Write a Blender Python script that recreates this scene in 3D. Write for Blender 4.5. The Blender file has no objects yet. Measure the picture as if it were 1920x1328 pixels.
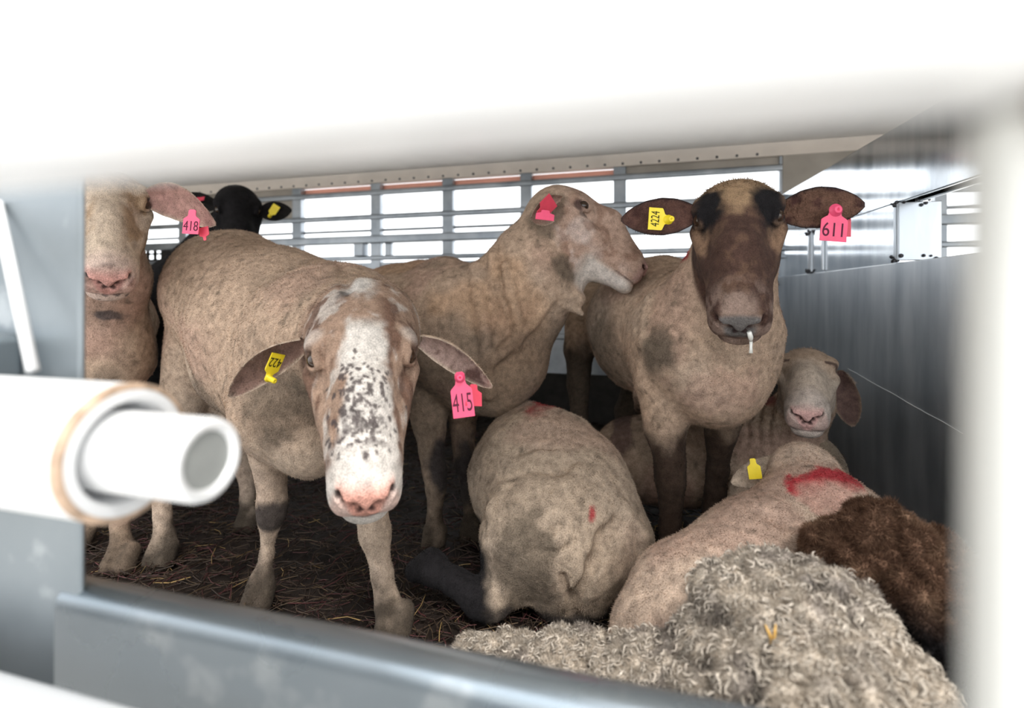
import bpy, math, random
import numpy as np
from mathutils import Vector, Matrix

# ------------------------------------------------------------------ camera, sky, light
scene = bpy.context.scene
COL = scene.collection
CAM_H = 0.60
YAW, PITCH, FPX = math.radians(16.1), 0.0, 1000.0
cam_data = bpy.data.cameras.new('camera')
cam_data.sensor_width = 36.0
cam_data.lens = 36.0 * FPX / 1920.0
cam_data.shift_y = -104.0 / 1920.0        # level camera, frame dropped below the horizon
cam_data.clip_start = 0.01
cam_data.dof.use_dof = True
cam_data.dof.focus_distance = 0.98
cam_data.dof.aperture_fstop = 2.7
cam = bpy.data.objects.new('camera', cam_data)
COL.objects.link(cam)
cam.location = (0, 0, CAM_H)
cam.rotation_euler = (math.pi / 2 - PITCH, 0, YAW)
scene.camera = cam

world = bpy.data.worlds.new('overcast_sky')
scene.world = world
world.use_nodes = True
wn, wl = world.node_tree.nodes, world.node_tree.links
wn.clear()
w_out = wn.new('ShaderNodeOutputWorld')
w_bg = wn.new('ShaderNodeBackground')
w_tc = wn.new('ShaderNodeTexCoord')
w_sep = wn.new('ShaderNodeSeparateXYZ')
w_rmp = wn.new('ShaderNodeValToRGB')
w_noise = wn.new('ShaderNodeTexNoise')
w_noise.inputs['Scale'].default_value = 2.0
w_mix = wn.new('ShaderNodeMath'); w_mix.operation = 'MULTIPLY_ADD'
w_mix.inputs[1].default_value = 0.12
wl.new(w_tc.outputs['Generated'], w_sep.inputs[0])
wl.new(w_tc.outputs['Generated'], w_noise.inputs['Vector'])
wl.new(w_noise.outputs['Fac'], w_mix.inputs[0])
wl.new(w_sep.outputs['Z'], w_mix.inputs[2])
wl.new(w_mix.outputs[0], w_rmp.inputs['Fac'])
w_rmp.color_ramp.elements[0].position = 0.0
w_rmp.color_ramp.elements[0].color = (0.82, 0.86, 0.90, 1)
w_rmp.color_ramp.elements[1].position = 0.7
w_rmp.color_ramp.elements[1].color = (1.0, 1.0, 1.0, 1)
wl.new(w_rmp.outputs['Color'], w_bg.inputs['Color'])
w_bg.inputs['Strength'].default_value = 1.15
wl.new(w_bg.outputs[0], w_out.inputs[0])

sun_data = bpy.data.lights.new('sun', 'SUN')
sun_data.energy = 1.6
sun_data.angle = math.radians(18)
sun_data.color = (1.0, 0.97, 0.92)
sun = bpy.data.objects.new('sun', sun_data)
COL.objects.link(sun)
sun.rotation_euler = (math.radians(38), 0, math.radians(35))

vs = scene.view_settings
vs.view_transform = 'Standard'
vs.look = 'None'
vs.exposure = 1.38
vs.gamma = 1.0
vs.use_curve_mapping = False
scene.cycles.use_denoising = True
scene.cycles.max_bounces = 8
scene.cycles.diffuse_bounces = 4

rng = np.random.default_rng(7)
random.seed(7)

# ------------------------------------------------------------------ picture geometry helpers
cy, sy, cp, sp = math.cos(YAW), math.sin(YAW), math.cos(PITCH), math.sin(PITCH)
R_ = np.array([cy, sy, 0.0])
F_ = np.array([-sy * cp, cy * cp, -sp])
U_ = np.cross(R_, F_)
C_ = np.array([0, 0, CAM_H])


def at(px, py, d):
    return C_ + d * (F_ + (px - 960) / FPX * R_ - (py - 560) / FPX * U_)


def ray(px, py):
    v = F_ + (px - 960) / FPX * R_ - (py - 560) / FPX * U_
    return v / np.linalg.norm(v)


def on_plane(px, py, axis, value):
    v = ray(px, py)
    return C_ + v * ((value - C_[axis]) / v[axis])


def cdir(r, u, t):
    """direction from components: right, up, toward the camera"""
    v = r * R_ + u * U_ - t * F_
    return v / np.linalg.norm(v)


def nrm(v):
    return v / (np.linalg.norm(v) + 1e-12)


# ------------------------------------------------------------------ noise
def _h(ix, iy, iz, seed):
    h = (ix * 374761393 + iy * 668265263 + iz * 2147483647 + seed * 974711) & 0xffffffff
    h = ((h ^ (h >> 13)) * 1274126177) & 0xffffffff
    h = h ^ (h >> 16)
    return (h & 0xffff).astype(np.float32) / 65535.0


def vnoise(P, freq, seed=0):
    q = P * freq + 1000.0
    i = np.floor(q).astype(np.int64)
    f = (q - i).astype(np.float32)
    f = f * f * (3 - 2 * f)
    r = 0
    for dx in (0, 1):
        for dy in (0, 1):
            for dz in (0, 1):
                w = (f[..., 0] if dx else 1 - f[..., 0]) * (f[..., 1] if dy else 1 - f[..., 1]) * (f[..., 2] if dz else 1 - f[..., 2])
                r = r + w * _h(i[..., 0] + dx, i[..., 1] + dy, i[..., 2] + dz, seed)
    return r


def fbm(P, freq, seed=0, octaves=3):
    r, a, t = 0, 1.0, 0.0
    for o in range(octaves):
        r = r + a * vnoise(P, freq * 2 ** o, seed + o * 17)
        t += a
        a *= 0.5
    return r / t


def sstep(a, b, x):
    t = np.clip((x - a) / (b - a), 0, 1)
    return t * t * (3 - 2 * t)


# ------------------------------------------------------------------ flesh: smooth blended volumes turned into one skin
class Cone:
    def __init__(s, a, ra, b, rb, k=0.03, op=1):
        s.a, s.b, s.ra, s.rb, s.k, s.op = np.asarray(a, float), np.asarray(b, float), ra, rb, k, op
        m = max(ra, rb)
        s.lo = np.minimum(s.a, s.b) - m
        s.hi = np.maximum(s.a, s.b) + m

    def f(s, P):
        ab = s.b - s.a
        t = np.clip(((P - s.a) @ ab) / (ab @ ab + 1e-12), 0, 1)
        return np.linalg.norm(P - s.a - t[..., None] * ab, axis=-1) - (s.ra + (s.rb - s.ra) * t)


class Ell:
    def __init__(s, c, M, r, k=0.03, op=1):
        s.c, s.M, s.r, s.k, s.op = np.asarray(c, float), np.asarray(M, float), np.asarray(r, float), k, op
        e = np.sqrt(((s.M * s.r[None, :]) ** 2).sum(1))
        s.lo, s.hi = s.c - e, s.c + e

    def f(s, P):
        q = (P - s.c) @ s.M
        k0 = np.linalg.norm(q / s.r, axis=-1)
        k1 = np.linalg.norm(q / (s.r * s.r), axis=-1) + 1e-9
        return k0 * (k0 - 1.0) / k1


class Field:
    def __init__(s):
        s.p = []
        s.noise = []      # (amplitude, frequency, seed)
        s.quiet = None    # a head, kept free of the body's lumps

    def add(s, *pr):
        s.p.extend(pr)

    def chain(s, pts, k=0.03):
        for a, b in zip(pts[:-1], pts[1:]):
            s.add(Cone(at(*a[:3]), a[3], at(*b[:3]), b[3], k))

    @staticmethod
    def comb(F, d, k, op):
        if op > 0:
            h = np.clip(0.5 + 0.5 * (F - d) / k, 0, 1)
            return F + (d - F) * h - k * h * (1 - h)
        h = np.clip(0.5 - 0.5 * (F + d) / k, 0, 1)
        return F + (-d - F) * h + k * h * (1 - h)

    def at(s, P):
        F = np.full(P.shape[:-1], 1.0)
        for p in s.p:
            F = s.comb(F, p.f(P), p.k, p.op)
        return F

    def hit(s, px, py, d0=0.3, d1=3.0):
        """first point of the skin along the sight line"""
        v = ray(px, py)
        t = d0
        for _ in range(160):
            q = C_ + v * t
            g = float(s.at(q[None])[0])
            if g < 0.0008 or t > d1:
                break
            t += g * 0.7
        return C_ + v * t

    def grad(s, p, e=0.004):
        g = [s.at(np.array([p + e * np.eye(3)[i]]))[0] - s.at(np.array([p - e * np.eye(3)[i]]))[0] for i in range(3)]
        return nrm(np.array(g))

    def grid(s, lo, hi, h):
        n = np.ceil((hi - lo) / h).astype(int) + 1
        ax = [lo[i] + h * np.arange(n[i]) for i in range(3)]
        F = np.full(n, 0.08, np.float32)
        for p in s.p:
            m = 1.5 * p.k + 0.02
            i0 = np.clip(np.floor((p.lo - m - lo) / h).astype(int), 0, n)
            i1 = np.clip(np.ceil((p.hi + m - lo) / h).astype(int) + 1, 0, n)
            if (i1 <= i0).any():
                continue
            sl = tuple(slice(a, b) for a, b in zip(i0, i1))
            X = np.stack(np.meshgrid(*[ax[i][sl[i]] for i in range(3)], indexing='ij'), -1)
            F[sl] = s.comb(F[sl], p.f(X).astype(np.float32), p.k, p.op)
        if s.noise:
            I = np.argwhere(np.abs(F) < 0.03)
            P = lo + h * I
            dv = 0
            for a, fr, sd in s.noise:
                dv = dv + a * (vnoise(P, fr, sd) - 0.5)
            if s.quiet is not None:
                q = s.quiet.loc(P)
                dv = dv * (0.10 + 0.90 * sstep(0.9, 1.4, np.sqrt((q[:, 0] / .10) ** 2 + ((q[:, 1] - .06) / .18) ** 2 + ((q[:, 2] + .02) / .12) ** 2)))
            F[tuple(I.T)] += dv
        return F


def surface_nets(F, lo, h):
    S = F < 0
    nx, ny, nz = F.shape
    cnt = np.zeros((nx - 1, ny - 1, nz - 1), np.int8)
    cs = [(i, j, k) for i in (0, 1) for j in (0, 1) for k in (0, 1)]
    for (i, j, k) in cs:
        cnt += S[i:nx - 1 + i, j:ny - 1 + j, k:nz - 1 + k]
    act = (cnt > 0) & (cnt < 8)
    I = np.argwhere(act)
    idx = np.full(act.shape, -1, np.int64)
    idx[act] = np.arange(len(I))
    val = {c: F[I[:, 0] + c[0], I[:, 1] + c[1], I[:, 2] + c[2]] for c in cs}
    acc = np.zeros((len(I), 3))
    num = np.zeros(len(I))
    for c in cs:
        for a in range(3):
            if c[a] == 0:
                d = list(c); d[a] = 1; d = tuple(d)
                v0, v1 = val[c], val[d]
                x = (v0 < 0) != (v1 < 0)
                t = np.where(x, v0 / np.where(x, v0 - v1, 1), 0)
                p = np.tile(np.array(c, float), (len(I), 1))
                p[:, a] = t
                acc[x] += p[x]
                num[x] += 1
    V = lo + h * (I + acc / num[:, None])
    Q = []
    for a in range(3):
        b, c = (a + 1) % 3, (a + 2) % 3
        sl0 = [slice(None)] * 3; sl1 = [slice(None)] * 3
        sl0[a] = slice(0, -1); sl1[a] = slice(1, None)
        for q in (b, c):
            sl0[q] = slice(1, -1); sl1[q] = slice(1, -1)
        s0, s1 = S[tuple(sl0)], S[tuple(sl1)]
        E = np.argwhere(s0 != s1)
        if not len(E):
            continue
        inside_first = s0[tuple(E.T)]
        E = E.copy(); E[:, b] += 1; E[:, c] += 1
        def cell(db, dc):
            e = E.copy(); e[:, b] += db; e[:, c] += dc
            return idx[tuple(e.T)]
        q = np.stack([cell(-1, -1), cell(0, -1), cell(0, 0), cell(-1, 0)], 1)
        q[~inside_first] = q[~inside_first][:, ::-1]
        Q.append(q)
    Q = np.concatenate(Q)
    Q = Q[(Q >= 0).all(1)]
    return V, Q


# ------------------------------------------------------------------ mesh helpers
def np_mesh(name, V, faces, col=None, smooth=True, mat_index=None):
    """faces: list of int arrays (n,3) or (n,4)"""
    me = bpy.data.meshes.new(name)
    loops = np.concatenate([f.reshape(-1) for f in faces]).astype(np.int32)
    tot = np.concatenate([np.full(len(f), f.shape[1]) for f in faces]).astype(np.int32)
    start = np.concatenate([[0], np.cumsum(tot)[:-1]]).astype(np.int32)
    me.vertices.add(len(V)); me.loops.add(len(loops)); me.polygons.add(len(tot))
    me.vertices.foreach_set('co', np.asarray(V, np.float32).reshape(-1))
    me.loops.foreach_set('vertex_index', loops)
    me.polygons.foreach_set('loop_start', start)
    me.polygons.foreach_set('loop_total', tot)
    if mat_index is not None:
        me.polygons.foreach_set('material_index', np.asarray(mat_index, np.int32))
    me.update(calc_edges=True)
    me.polygons.foreach_set('use_smooth', np.full(len(tot), smooth))
    if col is not None:
        at_ = me.attributes.new('Col', 'FLOAT_COLOR', 'POINT')
        c4 = np.ones((len(V), 4), np.float32)
        c4[:, :3] = np.clip(col, 0, 1)
        at_.data.foreach_set('color', c4.reshape(-1))
    me.validate()
    return me


def link(name, me, mats=(), parent=None, loc=None):
    o = bpy.data.objects.new(name, me)
    COL.objects.link(o)
    for m in (mats if isinstance(mats, (list, tuple)) else [mats]):
        me.materials.append(m)
    if parent is not None:
        o.parent = parent
        o.location = -np.array(parent['_base']) if '_base' in parent else (0, 0, 0)
    if loc is not None:
        o.location = loc
    return o


def rebase(me, base):
    n = len(me.vertices)
    v = np.empty(n * 3, np.float32)
    me.vertices.foreach_get('co', v)
    v = v.reshape(-1, 3) - np.asarray(base, np.float32)
    me.vertices.foreach_set('co', v.reshape(-1))
    me.update()


def tag(o, label, cat, group=None, kind=None):
    o['label'] = label
    if cat:
        o['category'] = cat
    if group:
        o['group'] = group
    if kind:
        o['kind'] = kind
    return o


class MB:
    """collects boxes, tubes and lathes into one mesh"""
    def __init__(s):
        s.v, s.q, s.n = [], [], 0

    def put(s, V, Q):
        s.v.append(np.asarray(V, float)); s.q.extend([[i + s.n for i in f] for f in Q]); s.n += len(V)
        return s

    def box(s, a, b, M=None, o=(0, 0, 0)):
        a, b = np.array(a, float), np.array(b, float)
        V = np.array([[(a, b)[i][0], (a, b)[j][1], (a, b)[k][2]] for k in (0, 1) for j in (0, 1) for i in (0, 1)])
        if M is not None:
            V = V @ np.array(M).T
        V = V + np.array(o)
        return s.put(V, [[0, 2, 3, 1], [4, 5, 7, 6], [0, 1, 5, 4], [2, 6, 7, 3], [0, 4, 6, 2], [1, 3, 7, 5]])

    def prism(s, poly, axis, a, b):
        """2D outline (counter-clockwise seen from +axis) pushed from a to b along a world axis"""
        n = len(poly)
        o = [i for i in range(3) if i != axis]
        V = np.zeros((2 * n, 3))
        for j, val in enumerate((a, b)):
            V[j * n:(j + 1) * n, axis] = val
            V[j * n:(j + 1) * n, o[0]] = [p[0] for p in poly]
            V[j * n:(j + 1) * n, o[1]] = [p[1] for p in poly]
        Q = [list(range(n))[::-1], list(range(n, 2 * n))] + [[i, (i + 1) % n, n + (i + 1) % n, n + i] for i in range(n)]
        return s.put(V, Q)

    def lathe(s, prof, o, M, n=40):
        """profile of (radius, height) round the third column of M"""
        V = []
        for r, z in prof:
            for i in range(n):
                t = 2 * math.pi * i / n
                V.append(np.array(o) + M @ np.array([r * math.cos(t), r * math.sin(t), z]))
        Q = []
        for j in range(len(prof) - 1):
            for i in range(n):
                Q.append([j * n + i, j * n + (i + 1) % n, (j + 1) * n + (i + 1) % n, (j + 1) * n + i])
        return s.put(V, Q)

    def tube(s, pts, r, n=10):
        pts = [np.asarray(p, float) for p in pts]
        rr = r if hasattr(r, '__len__') else [r] * len(pts)
        V = []
        for i, p in enumerate(pts):
            t = nrm(pts[min(i + 1, len(pts) - 1)] - pts[max(i - 1, 0)])
            a = nrm(np.cross(t, [0.31, 0.2, 0.93]))
            b = np.cross(t, a)
            for k in range(n):
                th = 2 * math.pi * k / n
                V.append(p + rr[i] * (math.cos(th) * a + math.sin(th) * b))
        Q = [list(range(n))[::-1], [(len(pts) - 1) * n + i for i in range(n)]]
        for j in range(len(pts) - 1):
            for k in range(n):
                Q.append([j * n + k, j * n + (k + 1) % n, (j + 1) * n + (k + 1) % n, (j + 1) * n + k])
        return s.put(V, Q)

    def build(s, name, mat, parent=None, bevel=0.0, smooth=False, seg=2):
        me = bpy.data.meshes.new(name)
        V = np.concatenate(s.v)
        me.from_pydata([tuple(v) for v in V], [], s.q)
        if smooth:
            me.polygons.foreach_set('use_smooth', np.full(len(me.polygons), True))
        me.update()
        import bmesh
        bm = bmesh.new(); bm.from_mesh(me)
        bmesh.ops.recalc_face_normals(bm, faces=bm.faces)
        bm.to_mesh(me); bm.free()
        o = link(name, me, mat, parent)
        if bevel:
            b = o.modifiers.new('bevel', 'BEVEL')
            b.width = bevel; b.segments = seg; b.limit_method = 'ANGLE'
            for p in me.polygons:
                p.use_smooth = True
            wn_ = o.modifiers.new('wn', 'WEIGHTED_NORMAL')
        return o


def empty(name, loc=(0, 0, 0)):
    o = bpy.data.objects.new(name, None)
    COL.objects.link(o)
    o.empty_display_size = 0.05
    o.location = loc
    o['_base'] = [float(x) for x in loc]
    return o


# ------------------------------------------------------------------ materials
def new_mat(name):
    m = bpy.data.materials.new(name)
    m.use_nodes = True
    n, l = m.node_tree.nodes, m.node_tree.links
    return m, n, l, n['Principled BSDF']


def metal(name, c0, c1, rough=0.35, metallic=0.9, scale=6.0, stretch=(1, 1, 1), bump=0.02, rvar=0.15, spots=None):
    m, n, l, b = new_mat(name)
    tc = n.new('ShaderNodeTexCoord'); mp = n.new('ShaderNodeMapping')
    mp.inputs['Scale'].default_value = stretch
    l.new(tc.outputs['Object'], mp.inputs[0])
    t = n.new('ShaderNodeTexNoise'); t.inputs['Scale'].default_value = scale; t.inputs['Detail'].default_value = 7
    l.new(mp.outputs[0], t.inputs['Vector'])
    r = n.new('ShaderNodeValToRGB')
    r.color_ramp.elements[0].position = 0.35; r.color_ramp.elements[1].position = 0.65
    r.color_ramp.elements[0].color = (*c0, 1); r.color_ramp.elements[1].color = (*c1, 1)
    l.new(t.outputs['Fac'], r.inputs[0])
    colour = r.outputs[0]
    if spots:
        t2 = n.new('ShaderNodeTexNoise'); t2.inputs['Scale'].default_value = spots[0]; t2.inputs['Detail'].default_value = 4
        l.new(tc.outputs['Object'], t2.inputs['Vector'])
        r2 = n.new('ShaderNodeValToRGB')
        r2.color_ramp.elements[0].position = spots[1]; r2.color_ramp.elements[1].position = spots[1] + 0.08
        r2.color_ramp.elements[0].color = (0, 0, 0, 1); r2.color_ramp.elements[1].color = (spots[3],) * 3 + (1,)
        l.new(t2.outputs['Fac'], r2.inputs[0])
        mx = n.new('ShaderNodeMix'); mx.data_type = 'RGBA'
        l.new(r2.outputs[0], mx.inputs['Factor']); l.new(colour, mx.inputs['A'])
        mx.inputs['B'].default_value = (*spots[2], 1)
        colour = mx.outputs['Result']
    l.new(colour, b.inputs['Base Color'])
    mr = n.new('ShaderNodeMapRange')
    mr.inputs['To Min'].default_value = max(0.02, rough - rvar); mr.inputs['To Max'].default_value = rough + rvar
    l.new(t.outputs['Fac'], mr.inputs[0]); l.new(mr.outputs[0], b.inputs['Roughness'])
    b.inputs['Metallic'].default_value = metallic
    bp = n.new('ShaderNodeBump'); bp.inputs['Strength'].default_value = bump; bp.inputs['Distance'].default_value = 0.02
    l.new(t.outputs['Fac'], bp.inputs['Height']); l.new(bp.outputs[0], b.inputs['Normal'])
    return m


def plain(name, c, rough=0.5, metallic=0.0, spec=0.5, scale=40.0, var=0.15, bump=0.0):
    m, n, l, b = new_mat(name)
    tc = n.new('ShaderNodeTexCoord')
    t = n.new('ShaderNodeTexNoise'); t.inputs['Scale'].default_value = scale; t.inputs['Detail'].default_value = 5
    l.new(tc.outputs['Object'], t.inputs['Vector'])
    r = n.new('ShaderNodeValToRGB')
    r.color_ramp.elements[0].position = 0.3; r.color_ramp.elements[1].position = 0.7
    r.color_ramp.elements[0].color = (*[x * (1 - var) for x in c], 1)
    r.color_ramp.elements[1].color = (*[min(1, x * (1 + var)) for x in c], 1)
    l.new(t.outputs['Fac'], r.inputs[0]); l.new(r.outputs[0], b.inputs['Base Color'])
    b.inputs['Roughness'].default_value = rough; b.inputs['Metallic'].default_value = metallic
    b.inputs['Specular IOR Level'].default_value = spec
    if bump:
        bp = n.new('ShaderNodeBump'); bp.inputs['Strength'].default_value = bump; bp.inputs['Distance'].default_value = 0.01
        l.new(t.outputs['Fac'], bp.inputs['Height']); l.new(bp.outputs[0], b.inputs['Normal'])
    return m


def hide_mat(name, translucent=False, grain=420.0):
    """coat of an animal: colour carried by the skin, broken up by fine grain"""
    m, n, l, b = new_mat(name)
    a = n.new('ShaderNodeAttribute'); a.attribute_name = 'Col'
    tc = n.new('ShaderNodeTexCoord')
    t = n.new('ShaderNodeTexNoise'); t.inputs['Scale'].default_value = grain; t.inputs['Detail'].default_value = 3
    l.new(tc.outputs['Object'], t.inputs['Vector'])
    t2 = n.new('ShaderNodeTexNoise'); t2.inputs['Scale'].default_value = 70.0; t2.inputs['Detail'].default_value = 6
    l.new(tc.outputs['Object'], t2.inputs['Vector'])
    ad = n.new('ShaderNodeMath'); ad.operation = 'ADD'
    l.new(t.outputs['Fac'], ad.inputs[0]); l.new(t2.outputs['Fac'], ad.inputs[1])
    mr = n.new('ShaderNodeMapRange')
    mr.inputs['From Min'].default_value = 0.6; mr.inputs['From Max'].default_value = 1.4
    mr.inputs['To Min'].default_value = 0.50; mr.inputs['To Max'].default_value = 1.42
    l.new(ad.outputs[0], mr.inputs[0])
    vm = n.new('ShaderNodeVectorMath'); vm.operation = 'SCALE'
    l.new(a.outputs['Color'], vm.inputs[0]); l.new(mr.outputs[0], vm.inputs['Scale'])
    b.inputs['Roughness'].default_value = 0.85
    b.inputs['Specular IOR Level'].default_value = 0.08
    b.inputs['Sheen Weight'].default_value = 0.03
    b.inputs['Sheen Roughness'].default_value = 0.5
    l.new(vm.outputs[0], b.inputs['Base Color'])
    bp = n.new('ShaderNodeBump'); bp.inputs['Strength'].default_value = 0.5; bp.inputs['Distance'].default_value = 0.004
    l.new(ad.outputs[0], bp.inputs['Height']); l.new(bp.outputs[0], b.inputs['Normal'])
    if translucent:
        tr = n.new('ShaderNodeBsdfTranslucent')
        l.new(vm.outputs[0], tr.inputs['Color'])
        mx = n.new('ShaderNodeMixShader'); mx.inputs[0].default_value = 0.4
        l.new(b.outputs[0], mx.inputs[1]); l.new(tr.outputs[0], mx.inputs[2])
        l.new(mx.outputs[0], n['Material Output'].inputs['Surface'])
    return m


M_ALU = metal('brushed_aluminium', (0.50, 0.54, 0.58), (0.72, 0.75, 0.78), 0.13, 1.0, 5.0, (3, 3, 0.6), 0.012, 0.06)
M_ALU2 = metal('scuffed_aluminium', (0.50, 0.54, 0.58), (0.70, 0.73, 0.76), 0.36, 0.85, 5.0, (3, 3, 0.6), 0.04, 0.10)
M_GALV = metal('galvanised_steel', (0.28, 0.31, 0.34), (0.44, 0.47, 0.50), 0.38, 0.85, 9.0, (1, 1, 1), 0.03, 0.1)
M_RAIL = metal('dull_zinc_rail', (0.28, 0.335, 0.375), (0.37, 0.42, 0.46), 0.27, 0.8, 7.0, (1, 1, 1), 0.03, 0.08, spots=(16.0, 0.60, (0.62, 0.66, 0.68), 0.6))
M_WHITE = metal('pale_painted_steel', (0.74, 0.75, 0.76), (0.82, 0.82, 0.82), 0.4, 0.15, 4.0, (1, 1, 1), 0.01, 0.05)
M_POST = metal('grey_painted_post', (0.55, 0.55, 0.52), (0.60, 0.60, 0.57), 0.5, 0.1, 4.0, (1, 1, 1), 0.01, 0.05)
M_LPOST = metal('weathered_zinc_post', (0.20, 0.23, 0.25), (0.27, 0.30, 0.32), 0.42, 0.7, 7.0, (1, 1, 1), 0.03, 0.08, spots=(16.0, 0.62, (0.5, 0.53, 0.55), 0.5))
M_PLATE = plain('pale_top_plate', (0.80, 0.72, 0.64), 0.6, 0.0, 0.4, 8, 0.08)
M_RUSTDK = plain('rust_stain', (0.22, 0.12, 0.08), 0.8, 0.0, 0.3, 60, 0.4, 0.4)
M_CAP = plain('pin_end_cap', (0.30, 0.31, 0.30), 0.5, 0.2, 0.4, 30, 0.1)
M_RUST = plain('rusty_weld', (0.50, 0.36, 0.26), 0.6, 0.2, 0.4, 60, 0.4, 0.4)
M_WELD_BORE = plain('dark_weld_bore_shade', (0.10, 0.10, 0.11), 0.45, 0.8, 0.5, 120, 0.5, 0.6)
M_PANEL = metal('dirty_panel', (0.30, 0.27, 0.23), (0.42, 0.38, 0.33), 0.5, 0.3, 5.0, (1, 1, 1), 0.03, 0.1)
M_CEIL = plain('ceiling_board', (0.58, 0.55, 0.50), 0.6, 0.0, 0.4, 8, 0.08)
M_DARK = plain('dark_rubber', (0.025, 0.022, 0.02), 0.8, 0.0, 0.3, 30, 0.3, 0.3)
M_GROUND = plain('pale_concrete', (0.48, 0.47, 0.45), 0.9, 0.0, 0.3, 3, 0.1)
M_FLOOR = plain('manure_bedding', (0.035, 0.024, 0.018), 0.75, 0.0, 0.3, 30, 0.5, 0.8)
M_SKIN = hide_mat('sheep_hide')
M_FUZZ = hide_mat('sheep_wool_fibres', True)
M_EYE = plain('sheep_eye', (0.035, 0.02, 0.012), 0.08, 0.0, 0.6, 50, 0.3)
M_PINK = plain('pink_plastic', (0.86, 0.09, 0.20), 0.4, 0.0, 0.5, 60, 0.06)
M_PINK2 = plain('red_pink_plastic', (0.75, 0.07, 0.12), 0.4, 0.0, 0.5, 60, 0.06)
M_YEL = plain('yellow_plastic', (0.85, 0.66, 0.02), 0.4, 0.0, 0.5, 60, 0.06)
M_INK = plain('tag_ink', (0.10, 0.02, 0.04), 0.7, 0.0, 0.2, 60, 0.1)
M_INK2 = plain('tag_ink_black', (0.04, 0.035, 0.01), 0.7, 0.0, 0.2, 60, 0.1)
M_ORANGE = plain('salmon_marker_strip', (0.85, 0.42, 0.32), 0.6, 0.0, 0.3, 10, 0.1)
M_SLIME = plain('nasal_slime', (0.75, 0.75, 0.70), 0.12, 0.0, 0.8, 50, 0.1)
# ------------------------------------------------------------------ the place: trailer deck and what stands round it
YB = 2.62                      # inner face of the far side wall
mb = MB(); mb.box((-40, -40, -1.12), (40, 40, -1.0))
g = mb.build('ground', M_GROUND); g['kind'] = 'structure'
mb = MB(); mb.box((-4.2, 0.36, -0.10), (3.2, 2.72, -0.012))
fl = mb.build('floor', M_FLOOR); fl['kind'] = 'structure'
mb = MB(); mb.box((-4.2, 0.12, 1.30), (3.2, 2.72, 1.34))
ce = mb.build('ceiling', M_CEIL); ce['kind'] = 'structure'
mb = MB(); mb.box((-4.24, 0.36, -0.1), (-4.2, 2.72, 1.30))
wl_ = mb.build('wall_left', M_PANEL); wl_['kind'] = 'structure'
mb = MB(); mb.box((3.2, 0.36, -0.1), (3.24, 2.72, 1.30))
wl_ = mb.build('wall_far_right', M_PANEL); wl_['kind'] = 'structure'

# far side wall: uprights, slats, top plate, kick panels
wb = empty('wall_back', (0, YB, 0)); wb['kind'] = 'structure'
for x in (-3.62, -2.90, -2.06, -1.545, -1.115, -0.685, -0.215, 0.51, 1.1, 1.7, 2.3):
    w = 0.030 if x < 0 else 0.022
    MB().box((x - w, YB + 0.005, 0.20), (x + w, YB + 0.045, 1.27)).build('upright', M_GALV, wb, 0.003)
def slat(z0, z1, x0=-4.2, x1=3.2, y0=0.0, dy=0.022, mat=None):
    MB().box((x0, YB + y0, z0), (x1, YB + y0 + dy, z1)).build('slat', mat or M_GALV, wb, 0.007, seg=3)
slat(1.172, 1.202); slat(1.038, 1.068)
slat(0.975, 0.990, y0=0.03); slat(0.905, 0.950, y0=-0.012, dy=0.05)
slat(0.812, 0.838); slat(0.478, 0.505, x1=0.48); slat(0.395, 0.425, x1=0.48)
MB().box((-4.2, YB - 0.004, 1.238), (3.2, YB + 0.05, 1.30)).build('top_plate', M_PLATE, wb, 0.003)
rv = MB()
for i in range(48):
    rv.lathe([(0.0, -0.004), (0.006, -0.003), (0.006, 0.003)], (-3.6 + i * 0.085, YB - 0.004, 1.25), np.array([[1, 0, 0], [0, 0, 1], [0, -1, 0]]), 8)
rv.build('rivet_row', M_WELD_BORE, wb, smooth=True)
MB().box((-4.2, YB + 0.048, 1.196), (-0.2, YB + 0.07, 1.236)).build('marker_strip', M_ORANGE, wb)
MB().box((-0.21, YB + 0.02, 1.196), (0.50, YB + 0.04, 1.24)).build('head_panel', M_PANEL, wb, 0.002)
MB().box((-2.90, YB + 0.02, 1.07), (-2.06, YB + 0.04, 1.24)).build('head_panel', M_PANEL, wb, 0.002)
MB().box((0.50, YB - 0.002, 0.0), (0.92, YB + 0.02, 1.285)).build('corner_panel', M_PANEL, wb, 0.002)
MB().box((-4.2, YB + 0.012, 0.21), (0.50, YB + 0.03, 0.80)).build('kick_panel', M_GALV, wb, 0.002)
MB().box((-4.2, YB - 0.006, -0.05), (0.50, YB + 0.03, 0.225)).build('kick_board', M_DARK, wb, 0.004)
lt = MB()
for i in range(6):
    lt.box((-3.4 + i * 0.06, YB + 0.03, 0.80), (-3.375 + i * 0.06, YB + 0.034, 0.905))
for z in (0.80, 0.84, 0.88):
    lt.box((-3.4, YB + 0.03, z), (-2.95, YB + 0.034, z + 0.012))
lt.box((-3.08, YB + 0.028, 0.80), (-2.95, YB + 0.034, 0.905))
lt.build('mesh_plate', M_DARK, wb)
br = MB(); br.box((-1.66, YB - 0.03, 0.835), (-1.60, YB + 0.03, 0.905)); br.box((-1.49, YB + 0.01, 0.835), (-1.45, YB + 0.04, 0.905))
br.build('bracket', M_GALV, wb, 0.004)

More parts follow.
